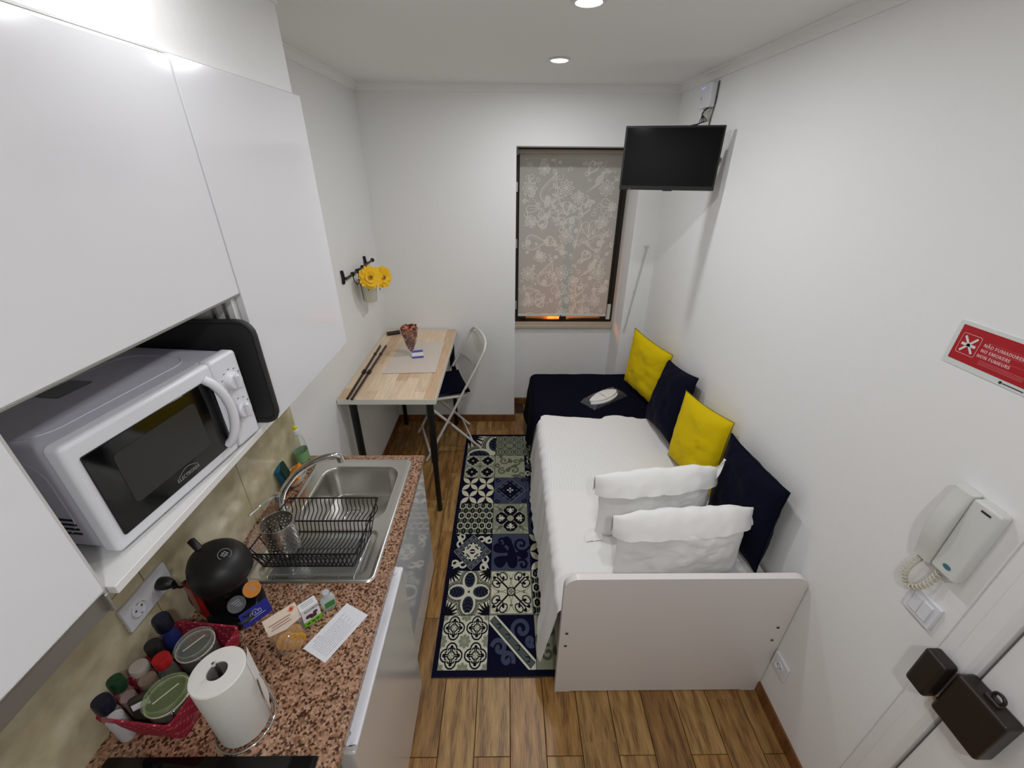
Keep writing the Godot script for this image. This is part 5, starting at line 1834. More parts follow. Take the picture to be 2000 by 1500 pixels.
func build_chair() -> void:
	# folding chair; local z = the way it faces, x = width
	var t := thing("folding_chair", "white metal folding chair with navy cushion pushed under the table", "chair", Vector3(-0.505, 0.0, -2.985), -1.237)
	var st := S()
	var w := 0.215
	var r := 0.0105
	# back frame: from front feet up through the pivot and over the top
	st = S()
	var pts := [Vector3(w, 0.012, 0.225), Vector3(w, 0.35, 0.03), Vector3(w, 0.62, -0.125), Vector3(w, 0.86, -0.26), Vector3(w - 0.02, 0.93, -0.295), Vector3(w - 0.08, 0.965, -0.312), Vector3(0, 0.975, -0.317)]
	var mir := []
	for i in range(pts.size() - 2, -1, -1): mir.append(Vector3(-pts[i].x, pts[i].y, pts[i].z))
	tube(st, curve(pts + mir, 5), r, 10)
	put(t, "back_frame", st, M.chair)
	# rear legs with seat rails
	for s in [-1.0, 1.0]:
		var ww: float = (w - 0.022) * s
		st = S()
		tube(st, [Vector3(ww, 0.012, -0.235), Vector3(ww, 0.30, 0.00), Vector3(ww, 0.53, 0.195)], r, 10)
		put(t, "rear_leg", st, M.chair)
	st = S()
	tube(st, [Vector3(w, 0.075, 0.19), Vector3(-w, 0.075, 0.19)], r * 0.9, 10)
	put(t, "front_stretcher", st, M.chair)
	st = S()
	tube(st, [Vector3(w - 0.022, 0.09, -0.17), Vector3(-w + 0.022, 0.09, -0.17)], r * 0.7, 10)
	put(t, "rear_stretcher", st, M.chair)
	for s in [-1.0, 1.0]:
		st = S(); lathe(st, turned(Vector3((w - 0.011) * s, 0.315, 0.010), Vector3(0, 0, 1), 90), [[0.009, -0.02], [0.009, 0.02]], 12)
		put(t, "pivot", st, M.alu)
	st = S(); slab(st, turned(Vector3(0, 0.542, 0.02), Vector3.RIGHT, -92), 0.39, 0.36, 0.018, 0.05, 0.005)
	put(t, "seat", st, M.chair)
	# curved back panel
	st = S()
	for off in [0.0, 0.008]:
		var f := func(u: float, v: float) -> Vector3:
			var x := (u * 2 - 1) * 0.195
			var y := 0.735 + 0.20 * v
			var bow := 0.045 * (1 - pow(absf(u * 2 - 1), 2.0))
			return Vector3(x, y - 0.018 * pow(absf(u * 2 - 1), 3.0) * v, -0.19 - 0.115 * v - bow + off)
		sheet(st, 18, 8, f, 0)
	put(t, "backrest", st, M.chair)
	var n := noise(13, 0.02, 2)
	st = S(); cushion(st, turned(Vector3(0, 0.575, 0.025), Vector3.RIGHT, -90), 0.40, 0.38, 0.055, 0.04, n, 0.004, 18, 0.006)
	var cu := put(t, "seat_cushion", st, M.navy, "navy seat cushion")
	for s in [-1.0, 1.0]:
		st = S(); box(st, Vector3(0.20 * s, 0.600, -0.125), Vector3(0.05, 0.030, 0.034), 0.006)
		put(cu, "tie_strap", st, M.navy)

# ------------------------------------------------------------------ bed
const BED_Y := 0.55

func build_bed() -> void:
	var t := thing("bed", "single bed with plain pale board at its foot", "bed", Vector3(0.68, 0, -2.1))
	var o := Vector3(0.68, 0, -2.1)
	var st := S()
	var outline := PackedVector2Array([Vector2(-0.464, 0.0), Vector2(-0.40, 0.0), Vector2(-0.39, 0.006), Vector2(0.39, 0.006), Vector2(0.40, 0.0), Vector2(0.464, 0.0)])
	for i in 9: outline.append(Vector2(0.464 - 0.055 + 0.055 * cos(PI / 2 * i / 8), 0.769 - 0.055 + 0.055 * sin(PI / 2 * i / 8)))
	for i in 9: outline.append(Vector2(-0.464 + 0.055 - 0.055 * sin(PI / 2 * i / 8), 0.769 - 0.055 + 0.055 * cos(PI / 2 * i / 8)))
	extrude(st, at(Vector3(0.682, 0, -1.048) - o), outline, 0.026)
	var fb := put(t, "footboard", st, M.bed_board)
	for p in [[0.245, 0.44], [0.245, 0.355], [1.108, 0.47], [1.108, 0.385]]:
		st = S(); lathe(st, turned(Vector3(p[0], p[1], -1.034) - o, Vector3.RIGHT, 90), [[0.0065, 0.0], [0.0065, 0.0012]], 14)
		put(fb, "bolt_cap", st, M.bolt)
	st = S()
	lo_hi(st, Vector3(0.225, 0.20, -1.06) - o, Vector3(0.247, 0.38, -3.20) - o, 0.002)
	put(t, "side_rail", st, M.bed_board)
	st = S(); lo_hi(st, Vector3(1.118, 0.20, -1.06) - o, Vector3(1.14, 0.38, -3.20) - o, 0.002)
	put(t, "side_rail", st, M.bed_board)
	st = S(); lo_hi(st, Vector3(0.225, 0.0, -3.20) - o, Vector3(1.14, 0.40, -3.222) - o, 0.003)
	put(t, "headboard", st, M.bed_board)
	st = S(); slab(st, turned(Vector3(0.685, 0.435, -2.13) - o, Vector3.RIGHT, -90), 0.895, 2.13, 0.222, 0.05, 0.04)
	put(t, "mattress", st, M.pillow)
	# white sheet: over the top and down the open side
	var s := thing("bed_sheet", "white satin-stripe sheet hanging over the open side of the bed", "sheet", Vector3(0.68, 0, -1.8))
	o = Vector3(0.68, 0, -1.8)
	var n := noise(17, 0.9, 3)
	st = S()
	var za := -1.068
	var zb := -2.555
	var prof := func(v: float, hem: float, bulge: float) -> Vector2:      # v 0 hem .. 1 wall side
		if v < 0.32:
			var k := v / 0.32
			return Vector2(0.206 - bulge * (1 - k) - 0.012 * (1 - k), lerpf(hem, BED_Y - 0.045, k))
		if v < 0.40:
			var a := (v - 0.32) / 0.08 * PI / 2
			return Vector2(0.206 + 0.05 * (1 - cos(a)), BED_Y - 0.045 + 0.051 * sin(a))
		return Vector2(lerpf(0.256, 1.13, (v - 0.40) / 0.60), BED_Y + 0.006)
	var f := func(u: float, v: float) -> Vector3:
		var z := lerpf(za, zb, u)
		var hem := 0.225 + 0.022 * sin(u * 5.0 + 2.4) + 0.03 * n.get_noise_1d(u * 5.0)
		hem -= 0.09 * exp(-pow((u - 0.03) / 0.05, 2.0)) - 0.05 * exp(-pow((u - 0.15) / 0.05, 2.0))
		var bulge := 0.032 + 0.012 * sin(u * 11.0 + 1.0) + 0.010 * sin(u * 27.0) * (1 - smoothstep(0.2, 0.6, u))
		var p: Vector2 = prof.call(v, hem, bulge)
		var y := p.y
		var x := p.x
		if v > 0.4:
			y += 0.004 * n.get_noise_2d(x * 3.0, z * 2.5) + 0.0012 * sin(z * 90.0 + x * 12.0) * smoothstep(-1.6, -1.2, z) * (1 - smoothstep(0.3, 0.6, x))
		else:
			x += 0.010 * n.get_noise_2d(u * 22.0, v * 2.0)
		y -= 0.012 * smoothstep(0.985, 1.0, u)
		return Vector3(x, y, z) - o
	sheet_uv(st, 60, 90, func(u: float, v: float) -> Vector3: return f.call(0.455 + 0.545 * u, v), 1)
	put(s, "striped_cloth", st, M.sheet, "satin-striped part of the sheet")
	st = S()
	sheet_uv(st, 56, 90, func(u: float, v: float) -> Vector3: return f.call(0.46 * u, v) + Vector3(0, 0.0015 if v > 0.36 else 0.0, 0) - Vector3(0.0015 if v < 0.36 else 0.0, 0, 0), 1)
	put(s, "plain_cloth", st, M.pillow, "plain white turned-down part of the sheet")
	# navy throw over the head end
	s = thing("navy_throw", "dark navy throw spread over the window end of the bed", "blanket", Vector3(0.68, 0, -2.9))
	o = Vector3(0.68, 0, -2.9)
	st = S()
	f = func(u: float, v: float) -> Vector3:
		var z := lerpf(-2.46, -3.245, u)
		var hem := 0.17 + 0.03 * sin(u * 6.0 + 1.0)
		var p: Vector2 = prof.call(v, hem, 0.020 + 0.014 * sin(u * 14.0 + 2.0))
		var y: float = p.y + 0.007 + 0.004 * n.get_noise_2d(p.x * 4.0, z * 3.0)
		var x: float = p.x - 0.012 + 0.006 * n.get_noise_2d(u * 12.0, v * 3.0)
		if u < 0.14: y -= 0.012 * (1 - u / 0.14)
		if u < 0.14: x += 0.008 * (1 - u / 0.14)
		if u > 0.9:      # falls over the end
			var k := (u - 0.9) / 0.1
			z = lerpf(-3.1665, -3.245, minf(k * 1.3, 1.0))
			y = lerpf(y, minf(y, BED_Y - 0.16), k * k)
			x += 0.03 * k * (1.0 if v < 0.4 else 0.0)
		return Vector3(x, y, z) - o
	sheet(st, 60, 70, f, 0)
	put(s, "cloth", st, M.navy)
	# scatter cushions leaning on the wall
	var nz := noise(29, 0.06, 3)
	for c in [
		["cushion", "mustard velvet cushion in the window corner of the bed", Vector3(1.025, 0.812, -2.762), -17.9, -4.2, M.yellow_velvet, 0.455, -1.0],
		["cushion", "navy velvet cushion between the two mustard cushions", Vector3(1.040, 0.810, -2.308), 0.8, 10.0, M.navy_velvet, 0.435, -15.2],
		["cushion", "mustard velvet cushion between the two navy cushions", Vector3(1.047, 0.800, -1.875), -8.3, 6.5, M.yellow_velvet, 0.425, -7.8],
		["cushion", "navy velvet cushion behind the white pillows", Vector3(1.072, 0.797, -1.422), -1.5, 2.8, M.navy_velvet, 0.435, -3.4]]:
		var q := thing(c[0], c[1], "cushion", c[2], 0.0, "velvet cushions along the wall")
		# local x towards the camera, local z out from the wall
		q.basis = Basis(Vector3.UP, deg_to_rad(-90.0 - c[3])) * Basis(Vector3.RIGHT, deg_to_rad(c[7])) * Basis(Vector3(0, 0, 1), deg_to_rad(c[4]))
		st = S(); cushion(st, Transform3D(), c[6], c[6], 0.14, 0.065, nz, 0.016, 34)
		put(q, "cover", st, c[5])
		st = S()
		var path := []
		for i in 48:
			var e := i / 12
			var k := (i % 12) / 12.0 * 2 - 1
			var pin: float = 1.0 - 0.065 * (1 - k * k)
			var hw: float = c[6] / 2
			path.append([Vector3(k * hw, hw * pin, 0), Vector3(hw * pin, -k * hw, 0), Vector3(-k * hw, -hw * pin, 0), Vector3(-hw * pin, k * hw, 0)][e])
		tube(st, path, 0.0028, 5, true)
		put(q, "piping", st, M.piping if c[5] == M.yellow_velvet else M.navy)
	# two white pillows standing on edge
	pillow(Vector3(0.735, BED_Y + 0.004, -1.235), 4.0, -7.0, 0.565, 0.315, 41, "white pillow in flanged case standing against the bed's footboard", 0.0)
	pillow(Vector3(0.700, BED_Y + 0.004, -1.475), 6.0, -6.0, 0.560, 0.330, 57, "white pillow in flanged case standing behind the first pillow", 0.085)
	# hotel slippers in a clear bag
	var sl := thing("slippers", "pair of white slippers in a clear bag on the navy throw", "slippers", Vector3(0.735, BED_Y + 0.021, -2.735), 0.62)
	for k in 2:
		st = S()
		var poly := PackedVector2Array()
		for i in 28:
			var a := TAU * i / 28
			var x := 0.142 * cos(a)
			poly.append(Vector2(x, sin(a) * (0.045 + 0.008 * cos(a) - 0.008 * cos(a * 2 + 0.6)) + 0.018 * k))
		extrude(st, turned(Vector3(0.006 * k, 0.006 + 0.014 * k, 0), Vector3.RIGHT, -90), poly, 0.010)
		put(sl, "sole", st, M.pillow)
		st = S()
		sheet(st, 12, 10, func(u: float, v: float) -> Vector3:
			var a := (u - 0.5) * PI
			return Vector3(-0.01 + 0.105 * v + 0.006 * k, 0.011 + 0.014 * k + 0.006 * cos(a) * (1 - 0.5 * v), (0.046 - 0.008 * v * v) * sin(a) - 0.018 * k), 0)
		put(sl, "strap", st, M.pillow)
	st = S()
	var nb := noise(3, 1.2, 3)
	sheet(st, 20, 12, func(u: float, v: float) -> Vector3:
		var x := (u - 0.5) * 0.36
		var z := (0.5 - v) * 0.15
		var b := clampf(1 - pow(absf(u - 0.5) * 2, 4.0), 0, 1) * clampf(1 - pow(absf(v - 0.5) * 2, 4.0), 0, 1)
		return Vector3(x, 0.002 + 0.046 * pow(b, 0.5) + 0.006 * nb.get_noise_2d(u * 8, v * 6), z), 0)
	put(sl, "plastic_bag", st, M.film)

func sheet_uv(st: SurfaceTool, nu: int, nv: int, f: Callable, group: int) -> void:
	# stripes follow the length of the bed: u of the texture runs across it
	st.set_smooth_group(group)
	var g := []
	for i in nu + 1:
		var row := PackedVector3Array()
		for j in nv + 1: row.append(f.call(float(i) / nu, float(j) / nv))
		g.append(row)
	var len := [0.0]
	for j in nv: len.append(len[j] + (g[0][j + 1] as Vector3).distance_to(g[0][j]))
	for i in nu:
		for j in nv:
			var a: float = len[j] / 0.016
			var b: float = len[j + 1] / 0.016
			quad(st, g[i][j], g[i][j + 1], g[i + 1][j + 1], g[i + 1][j], Vector2(a, i), Vector2(b, i), Vector2(b, i + 1), Vector2(a, i + 1))

func pillow(p: Vector3, yaw: float, lean: float, w: float, h: float, sd: int, label: String, ear: float) -> void:
	var t := thing("pillow", label, "pillow", p, 0.0, "white bed pillows")
	t.basis = Basis(Vector3.UP, deg_to_rad(yaw)) * Basis(Vector3.RIGHT, deg_to_rad(lean))
	var n := noise(sd, 0.035, 3)
	var st := S()
	cushion(st, at(Vector3(0, h / 2 - 0.01, 0)), w, h, 0.16, 0.04, n, 0.034, 40)
	put(t, "case", st, M.pillow)
	# flange of the case folded over the top edge
	var n2 := noise(sd + 3, 1.4, 2)
	st = S()
	sheet(st, 30, 16, func(u: float, v: float) -> Vector3:
		var a := 1.0 - v * 2.0      # front hem 1 .. fold 0 .. back hem -1
		var x := (u - 0.5) * (w + 0.035)
		var top := h + 0.006 + 0.018 * sin(u * 2.8) + 0.010 * n2.get_noise_1d(u * 4.0)
		var y := top - 0.085 * pow(absf(a), 1.5) - 0.012 * sin(u * 3.0 + 0.4) * absf(a)
		var bul := 0.062 * pow(maxf(1 - pow(absf(u * 2 - 1), 3.0), 0), 0.6) + 0.014
		var z: float = bul * signf(a) * pow(absf(a), 0.8) + 0.006 * n2.get_noise_2d(u * 7.0, v * 4.0) * absf(a)
		return Vector3(x, y, z), 0)
	put(t, "flange", st, M.pillow)
	# loose corner of the case: ear on the wall side, tail on the open side
	st = S()
	sheet(st, 10, 8, func(u: float, v: float) -> Vector3:
		var half := 0.036 * sqrt(maxf(1.0 - pow(u, 3.0), 0.0)) * (1.0 - (0.45 * u if ear > 0.0 else 0.0))
		return Vector3(w / 2 - 0.02 + (0.075 - ear * 0.25) * u, h - 0.030 + ear * u * u + (v * 2 - 1) * half, 0.014 + 0.010 * sin(v * 4.0 + u * 3.0)), 0)
	put(t, "corner_ear", st, M.pillow)
	st = S()
	sheet(st, 8, 6, func(u: float, v: float) -> Vector3:
		return Vector3(-w / 2 + 0.03 - 0.085 * u, 0.004 + 0.022 * sin(v * PI) * (1 - u) + 0.006 * n2.get_noise_2d(u * 5, v * 5), 0.045 - 0.10 * v * (1 - 0.3 * u)), 0)
	put(t, "corner_tail", st, M.pillow)

# ------------------------------------------------------------------ television and things on the walls
func build_tv() -> void:
	var t := thing("television", "black flat television on a wall arm above the bed", "television", Vector3(0.858, 2.018, -2.482), 0.0)
	t.rotation.y = atan2(-0.226, 0.974)
	var W := 0.488
	var H := 0.300
	var st := S()
	slab(st, at(Vector3(0, H / 2, -0.020)), W, H, 0.032, 0.004, 0.002)
	put(t, "case", st, M.black)
	st = S(); flat_quad(st, at(Vector3(0, H / 2 + 0.006, -0.0035)), W - 0.018, H - 0.030)
	put(t, "screen", st, M.tv_screen)
	st = S(); slab(st, at(Vector3(0.01, 0.001, -0.014)), 0.05, 0.010, 0.018, 0.004, 0.001)
	put(t, "sensor_bump", st, M.black)
	st = S(); lathe(st, turned(Vector3(-W / 2 + 0.055, 0.006, -0.003), Vector3.RIGHT, 90), [[0.002, 0.0], [0.002, 0.001]], 8)
	put(t, "standby_light", st, M.red_led)
	st = S(); slab(st, at(Vector3(0.02, H / 2, -0.052)), 0.30, 0.20, 0.036, 0.02, 0.010)
	put(t, "rear_bulge", st, M.black)
	st = S()
	tube(st, [Vector3(0.06, H / 2, -0.07), Vector3(0.16, H / 2, -0.14), Vector3(0.262, H / 2, -0.12)], 0.014, 10)
	put(t, "wall_arm", st, M.black_metal)
	# router and its cables
	var r := thing("router", "white wifi router with blue lights high on the wall above the television", "router", Vector3(WR, 2.425, -2.815), -PI / 2)
	st = S(); slab(st, at(Vector3(0.0, 0.058, 0.022)), 0.150, 0.116, 0.036, 0.008, 0.004)
	put(r, "case", st, M.white_plastic)
	st = S(); slab(st, at(Vector3(0.0, -0.030, 0.012)), 0.07, 0.06, 0.022, 0.005, 0.002)
	put(r, "socket_box", st, M.offwhite)
	for k in 3:
		st = S(); box(st, Vector3(-0.052 + 0.018 * k, 0.098, 0.0405), Vector3(0.006, 0.006, 0.001), 0.0)
		put(r, "status_light", st, M.blue_led)
	st = S(); box(st, Vector3(-0.04, 0.05, 0.0405), Vector3(0.004, 0.014, 0.001), 0.0)
	put(r, "logo", st, M.ink)
	st = S(); tube(st, [Vector3(0.079, 0.118, 0.006), Vector3(0.079, 0.03, 0.006), Vector3(0.045, -0.10, 0.006)], 0.003, 6)
	put(r, "wall_cable", st, M.dark_grey)
	var c := thing("cable_bundle", "tangle of black cables hanging between router and television", "cable", Vector3(WR, 2.425, -2.80), -PI / 2)
	for k in 4:
		st = S()
		var x := -0.03 + 0.018 * k
		tube(st, curve([Vector3(x, 0.0, 0.02), Vector3(x + 0.005, -0.03, 0.03 + 0.008 * k), Vector3(x - 0.02 + 0.012 * k, -0.065, 0.03), Vector3(x + 0.02, -0.09, 0.06 + 0.02 * k), Vector3(0.10 + 0.05 * k, -0.105, 0.10 + 0.03 * k)], 5), 0.0025, 6)
		put(c, "cable", st, M.black)

func build_wall_things() -> void:
	var st: SurfaceTool
	# no smoking sign, right wall; local x towards the camera
	var t := thing("no_smoking_sign", "red no-smoking sign with white border on the wall", "sign", Vector3(WR, 1.745, -0.884), -PI / 2)
	st = S(); slab(st, at(Vector3(0.012, 0, 0.0012)), 0.245, 0.112, 0.0024, 0.003)
	put(t, "plate", st, M.sign_white)
	st = S(); slab(st, at(Vector3(0.012, 0.003, 0.0027)), 0.223, 0.088, 0.0008, 0.001)
	put(t, "red_field", st, M.red)
	st = S()
	var loop := []
	for p in rrect(0.046, 0.050, 0.004, 3): loop.append(Vector3(p.x - 0.067, p.y + 0.004, 0.0034))
	tube(st, loop, 0.0007, 4, true)
	put(t, "pictogram_frame", st, M.pink_print)
	st = S()
	for a in [38.0, -38.0]: box(st, Vector3.ZERO, Vector3(0.0052, 0.048, 0.0006), 0.0, at(Vector3(-0.067, 0.004, 0.0035)) * turned(Vector3.ZERO, Vector3(0, 0, 1), a))
	box(st, Vector3(-0.067, 0.003, 0.0035), Vector3(0.034, 0.0065, 0.0006), 0.0)
	put(t, "pictogram", st, M.sign_white)
	var rows := ["NÃO FUMADORES", "NO SMOKERS", "NON FUMEURS"]
	for k in 3:
		var wd: float = [0.104, 0.079, 0.083][k]
		text(t, "lettering", rows[k], 0.0106, at(Vector3(-0.040 + wd * 0.945 / 2, 0.016 - 0.0135 * k, 0.0034)), M.pink_print, true)
	for y in [0.0235, 0.0092, -0.0043]:
		st = S(); box(st, Vector3(0.046, y, 0.0034), Vector3(0.148, 0.0008, 0.0005), 0.0)
		put(t, "rule_line", st, M.pink_dim)
	for k in 3:
		st = S(); box(st, Vector3(0.022, -0.0210 - 0.0040 * k, 0.0034), Vector3(0.100, 0.0018, 0.0005), 0.0)
		put(t, "small_print", st, M.pink_dim)
	st = S(); lathe(st, turned(Vector3(0.035, -0.0485, 0.0026), Vector3.RIGHT, 90), [[0.0035, 0.0], [0.0035, 0.0006]], 14)
	box(st, Vector3(0.062, -0.0488, 0.0028), Vector3(0.044, 0.0022, 0.0005), 0.0)
	put(t, "maker_mark", st, M.ink)
	# intercom handset
	t = thing("intercom_phone", "white wall intercom handset with coiled cord beside the door", "intercom", Vector3(WR, 1.205, -0.735), -PI / 2)
	st = S(); slab(st, at(Vector3(0.020, 0.118, 0.014)), 0.066, 0.228, 0.028, 0.008, 0.005)
	var b := put(t, "base", st, M.phone)
	st = S(); slab(st, at(Vector3(0.024, 0.216, 0.0285)), 0.022, 0.005, 0.001, 0.001)
	put(b, "slot", st, M.dark_grey)
	st = S()
	lathe(st, turned(Vector3(0.022, 0.032, 0.028), Vector3.RIGHT, 90), [[0.008, 0.0], [0.008, 0.0014]], 20, true, true, 1.25, 0.8)
	put(b, "badge", st, M.badge, "oval blue-green badge")
	st = S()
	var rings := []
	for i in 13:
		var k := i / 12.0
		var y := 0.002 + 0.232 * k
		var th := 0.030 + 0.016 * sin(PI * clampf((k - 0.05) * 1.1, 0, 1))
		var ring := PackedVector3Array()
		for p in rrect(0.046, th, 0.008, 3): ring.append(Vector3(p.x - 0.037, y, 0.003 + th / 2 - p.y))
		rings.append(ring)
	loft(st, rings, true, true, 70.0)
	put(t, "handset", st, M.phone)
	st = S()
	var coil := []
	var spine := curve([Vector3(-0.040, 0.002, 0.016), Vector3(-0.050, -0.040, 0.020), Vector3(-0.052, -0.085, 0.022), Vector3(-0.030, -0.108, 0.022), Vector3(-0.004, -0.080, 0.020), Vector3(0.006, -0.035, 0.016), Vector3(0.006, 0.004, 0.012)], 22)
	for i in spine.size():
		var a := i * 1.05
		coil.append((spine[i] as Vector3) + Vector3(cos(a) * 0.0075, 0, sin(a) * 0.0075))
	tube(st, coil, 0.0025, 5)
	put(t, "coiled_cord", st, M.cord)
	# light switch below
	t = thing("light_switch", "white double light switch under the intercom", "light switch", Vector3(WR, 1.067, -0.720), -PI / 2)
	st = S(); slab(st, at(Vector3(0, 0, 0.005)), 0.082, 0.082, 0.010, 0.004, 0.002)
	put(t, "plate", st, M.white_plastic)
	for k in 2:
		st = S(); slab(st, at(Vector3(-0.0135 + 0.027 * k, 0, 0.0115)), 0.026, 0.054, 0.005, 0.001, 0.001)
		put(t, "rocker", st, M.white_plastic)
	# low socket by the bed
	t = thing("wall_socket", "white single power socket low on the wall beside the footboard", "socket", Vector3(WR, 0.285, -0.985), -PI / 2, "wall sockets")
	socket(t, 1, false)
	# double socket on the backsplash; local x away from the camera
	t = thing("wall_socket", "white double power socket on the tiled backsplash", "socket", Vector3(WL + 0.010, 1.088, -0.752), PI / 2, "wall sockets")
	socket(t, 2, true)
	t = thing("power_plug", "black plug and cord in the backsplash socket", "plug", Vector3(WL + 0.026, 1.091, -0.788), PI / 2)
	st = S(); lathe(st, turned(Vector3.ZERO, Vector3.RIGHT, 90), [[0.018, 0.0], [0.018, 0.016], [0.013, 0.030], [0.008, 0.036]], 18)
	put(t, "plug_body", st, M.black)
	st = S(); box(st, Vector3(0.008, -0.014, 0.026), Vector3(0.014, 0.032, 0.014), 0.004)
	put(t, "strain_relief", st, M.black)
	st = S(); tube(st, curve([Vector3(0.010, -0.028, 0.026), Vector3(0.022, -0.045, 0.03), Vector3(0.035, -0.038, 0.03), Vector3(0.045, -0.06, 0.02), Vector3(0.04, -0.13, 0.012), Vector3(0.05, -0.2, 0.010)], 6), 0.0032, 7)
	put(t, "cord", st, M.black)
	# hook rail with hanging pot and gerberas on the left wall; local x away from the camera
	t = thing("hook_rail", "black wrought rail with curled hooks on the wall above the table", "rail", Vector3(WL, 1.522, -2.80), PI / 2)
	st = S(); tube(st, [Vector3(-0.27, 0, 0.032), Vector3(0.30, 0, 0.032)], 0.0075, 10)
	put(t, "bar", st, M.black_metal)
	for x in [-0.255, 0.19]:
		st = S()
		tube(st, curve([Vector3(x, -0.035, 0.006), Vector3(x, 0.0, 0.012), Vector3(x, 0.045, 0.008)], 5), 0.010, 8)
		tube(st, [Vector3(x, 0, 0.01), Vector3(x, 0, 0.036)], 0.007, 8)
		put(t, "bracket", st, M.black_metal)
	for x in [-0.15, -0.06, 0.05, 0.285]:
		st = S(); tube(st, circle_path(Vector3(x, 0, 0.032), 0.010, Vector3.RIGHT, 12), 0.0045, 6, true)
		put(t, "knot", st, M.black_metal)
	st = S(); tube(st, curve([Vector3(-0.15, -0.006, 0.034), Vector3(-0.155, -0.04, 0.038), Vector3(-0.14, -0.066, 0.05), Vector3(-0.118, -0.055, 0.056), Vector3(-0.116, -0.04, 0.054)], 5), 0.0032, 6)
	put(t, "hook", st, M.black_metal)
	t = thing("hanging_pot", "cream metal pot hanging from the black rail", "pot", Vector3(WL + 0.072, 1.305, -2.80))
	st = S(); lathe(st, at(Vector3.ZERO), [[0.040, 0.0], [0.043, 0.004], [0.058, 0.150], [0.061, 0.156], [0.057, 0.156], [0.052, 0.140], [0.040, 0.010]], 28)
	put(t, "pot", st, M.cream_pot)
	st = S(); tube(st, curve([Vector3(-0.045, 0.150, 0.03), Vector3(-0.045, 0.20, 0.03), Vector3(-0.040, 0.226, 0.03), Vector3(-0.03, 0.215, 0.03)], 5), 0.003, 6)
	tube(st, [Vector3(-0.03, 0.02, 0.048), Vector3(-0.035, 0.15, 0.052)], 0.002, 6)
	put(t, "wire_hanger", st, M.black_metal)
	gerbera(Vector3(WL + 0.120, 1.487, -2.715), Vector3(0.45, 0.25, 0.86), 0.074, "yellow gerbera with dark centre in the hanging pot, facing the kitchen", 5)
	gerbera(Vector3(WL + 0.165, 1.462, -2.825), Vector3(0.80, 0.10, 0.55), 0.076, "yellow gerbera turned to the room in the hanging pot", 9)
	# blind's draw rod hooked on the pier
	t = thing("draw_rod", "thin white draw rod hanging beside the window niche", "rod", Vector3(1.03, 0.892, ZB + 0.010))
	st = S(); tube(st, [Vector3(-0.048, 0.0, 0.0), Vector3(0.040, 0.69, 0.0)], 0.0035, 8)
	put(t, "rod", st, M.rod_white)
	st = S(); tube(st, curve([Vector3(0.020, 0.70, 0), Vector3(0.034, 0.685, 0), Vector3(0.044, 0.70, 0), Vector3(0.056, 0.695, 0)], 4), 0.003, 6)
	put(t, "hook", st, M.rod_white)
	st = S(); tube(st, [Vector3(-0.006, 0.33, 0.0), Vector3(-0.004, 0.35, 0.0)], 0.006, 8)
	put(t, "joint", st, M.rod_white)
	# rug
	t = thing("rug", "navy and cream patchwork tile-print rug beside the bed", "rug", Vector3(0.024, 0, -2.089))
	st = S(); box(st, Vector3(0, 0.004, 0), Vector3(0.760, 0.008, 1.985), 0.002)
	put(t, "backing", st, M.rug_edge)
	st = S()
	quad(st, Vector3(-0.3785, 0.0085, 0.9905), Vector3(0.3785, 0.0085, 0.9905), Vector3(0.3785, 0.0085, -0.9905), Vector3(-0.3785, 0.0085, -0.9905), Vector2(0, 1), Vector2(1, 1), Vector2(1, 0), Vector2(0, 0))
	put(t, "printed_face", st, M.rug)

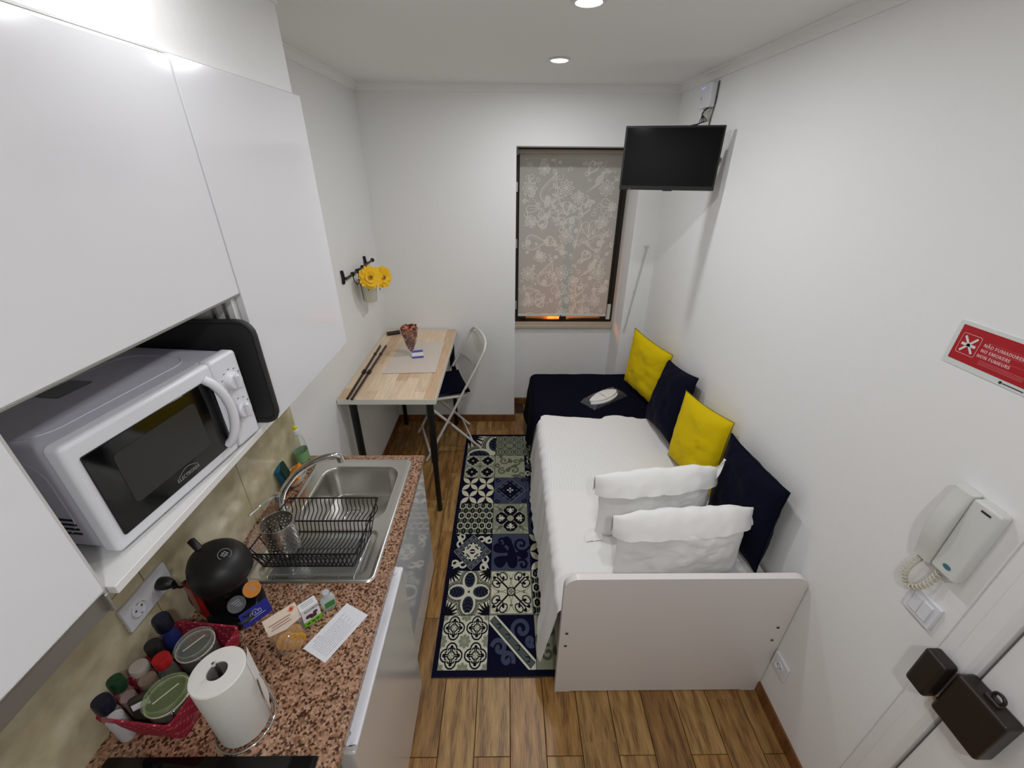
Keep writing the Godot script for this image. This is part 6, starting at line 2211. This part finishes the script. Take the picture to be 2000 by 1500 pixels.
func socket(t: Node3D, n: int, wide: bool) -> void:
	var st := S()
	slab(st, at(Vector3(0, 0, 0.005)), 0.083 + 0.071 * (n - 1), 0.083, 0.010, 0.004, 0.002)
	put(t, "plate", st, M.white_plastic)
	for k in n:
		var x := (k - (n - 1) / 2.0) * 0.071
		st = S(); lathe(st, turned(Vector3(x, 0, 0.010), Vector3.RIGHT, 90), [[0.0225, -0.001], [0.0225, 0.003], [0.0195, 0.0035], [0.0188, 0.0006]], 28, false, true)
		var o := put(t, "outlet", st, M.white_plastic)
		st = S()
		for s in [-1, 1]: lathe(st, turned(Vector3(x + 0.0095 * s, 0, 0.0106), Vector3.RIGHT, 90), [[0.0028, 0.0], [0.0028, 0.0006]], 12)
		put(o, "pin_hole", st, M.black)
		st = S(); for s in [-1, 1]: box(st, Vector3(x, 0.0175 * s, 0.0115), Vector3(0.005, 0.003, 0.003), 0.0)
		put(o, "earth_clip", st, M.alu)

func gerbera(p: Vector3, face: Vector3, r: float, label: String, sd: int) -> void:
	var t := thing("gerbera", label, "flower", p, 0.0, "yellow gerberas in the hanging pot")
	var z := face.normalized()
	var x := Vector3.UP.cross(z).normalized()
	t.basis = Basis(x, z.cross(x), z)
	var rn := RandomNumberGenerator.new()
	rn.seed = sd
	for ring in 3:
		for k in 20:
			var a := TAU * (k + 0.5 * ring) / 20 + rn.randf_range(-0.04, 0.04)
			var l: float = r * [1.0, 0.80, 0.48][ring] * rn.randf_range(0.93, 1.05)
			var st := S()
			var w := r * 0.115
			var lift := 0.002 + 0.005 * ring
			var bend := rn.randf_range(-0.006, 0.010)
			sheet(st, 2, 4, func(u: float, v: float) -> Vector3:
				var ww: float = w * (0.45 + 1.1 * sin(minf(v * 1.25, 1.0) * PI * 0.5)) * (1.0 if v < 0.95 else 0.45)
				var q := Vector3((u - 0.5) * 2 * ww, r * 0.14 + (l - r * 0.14) * v, lift + bend * v * v - 0.003 * absf(u - 0.5))
				return q.rotated(Vector3(0, 0, 1), a), 0)
			put(t, "petal", st, M.yellow_petal)
	var s2 := S()
	lathe(s2, turned(Vector3(0, 0, 0.010), Vector3.RIGHT, 90), [[r * 0.24, 0.0], [r * 0.22, 0.008], [r * 0.10, 0.010]], 18)
	put(t, "disc", s2, M.yellow_centre)
	s2 = S()
	lathe(s2, turned(Vector3(0, 0, 0.0200), Vector3.RIGHT, 90), [[r * 0.09, 0.0], [r * 0.05, 0.002]], 12)
	put(t, "eye", s2, M.rod)
	s2 = S()
	var down := t.basis.inverse() * Vector3(-0.03, -0.09, -0.01)
	tube(s2, curve([Vector3(0, 0, 0.002), Vector3(0, 0, -0.02), down * 0.6 + Vector3(0, 0, -0.02), down], 4), 0.003, 6)
	put(t, "stem", s2, M.stem)
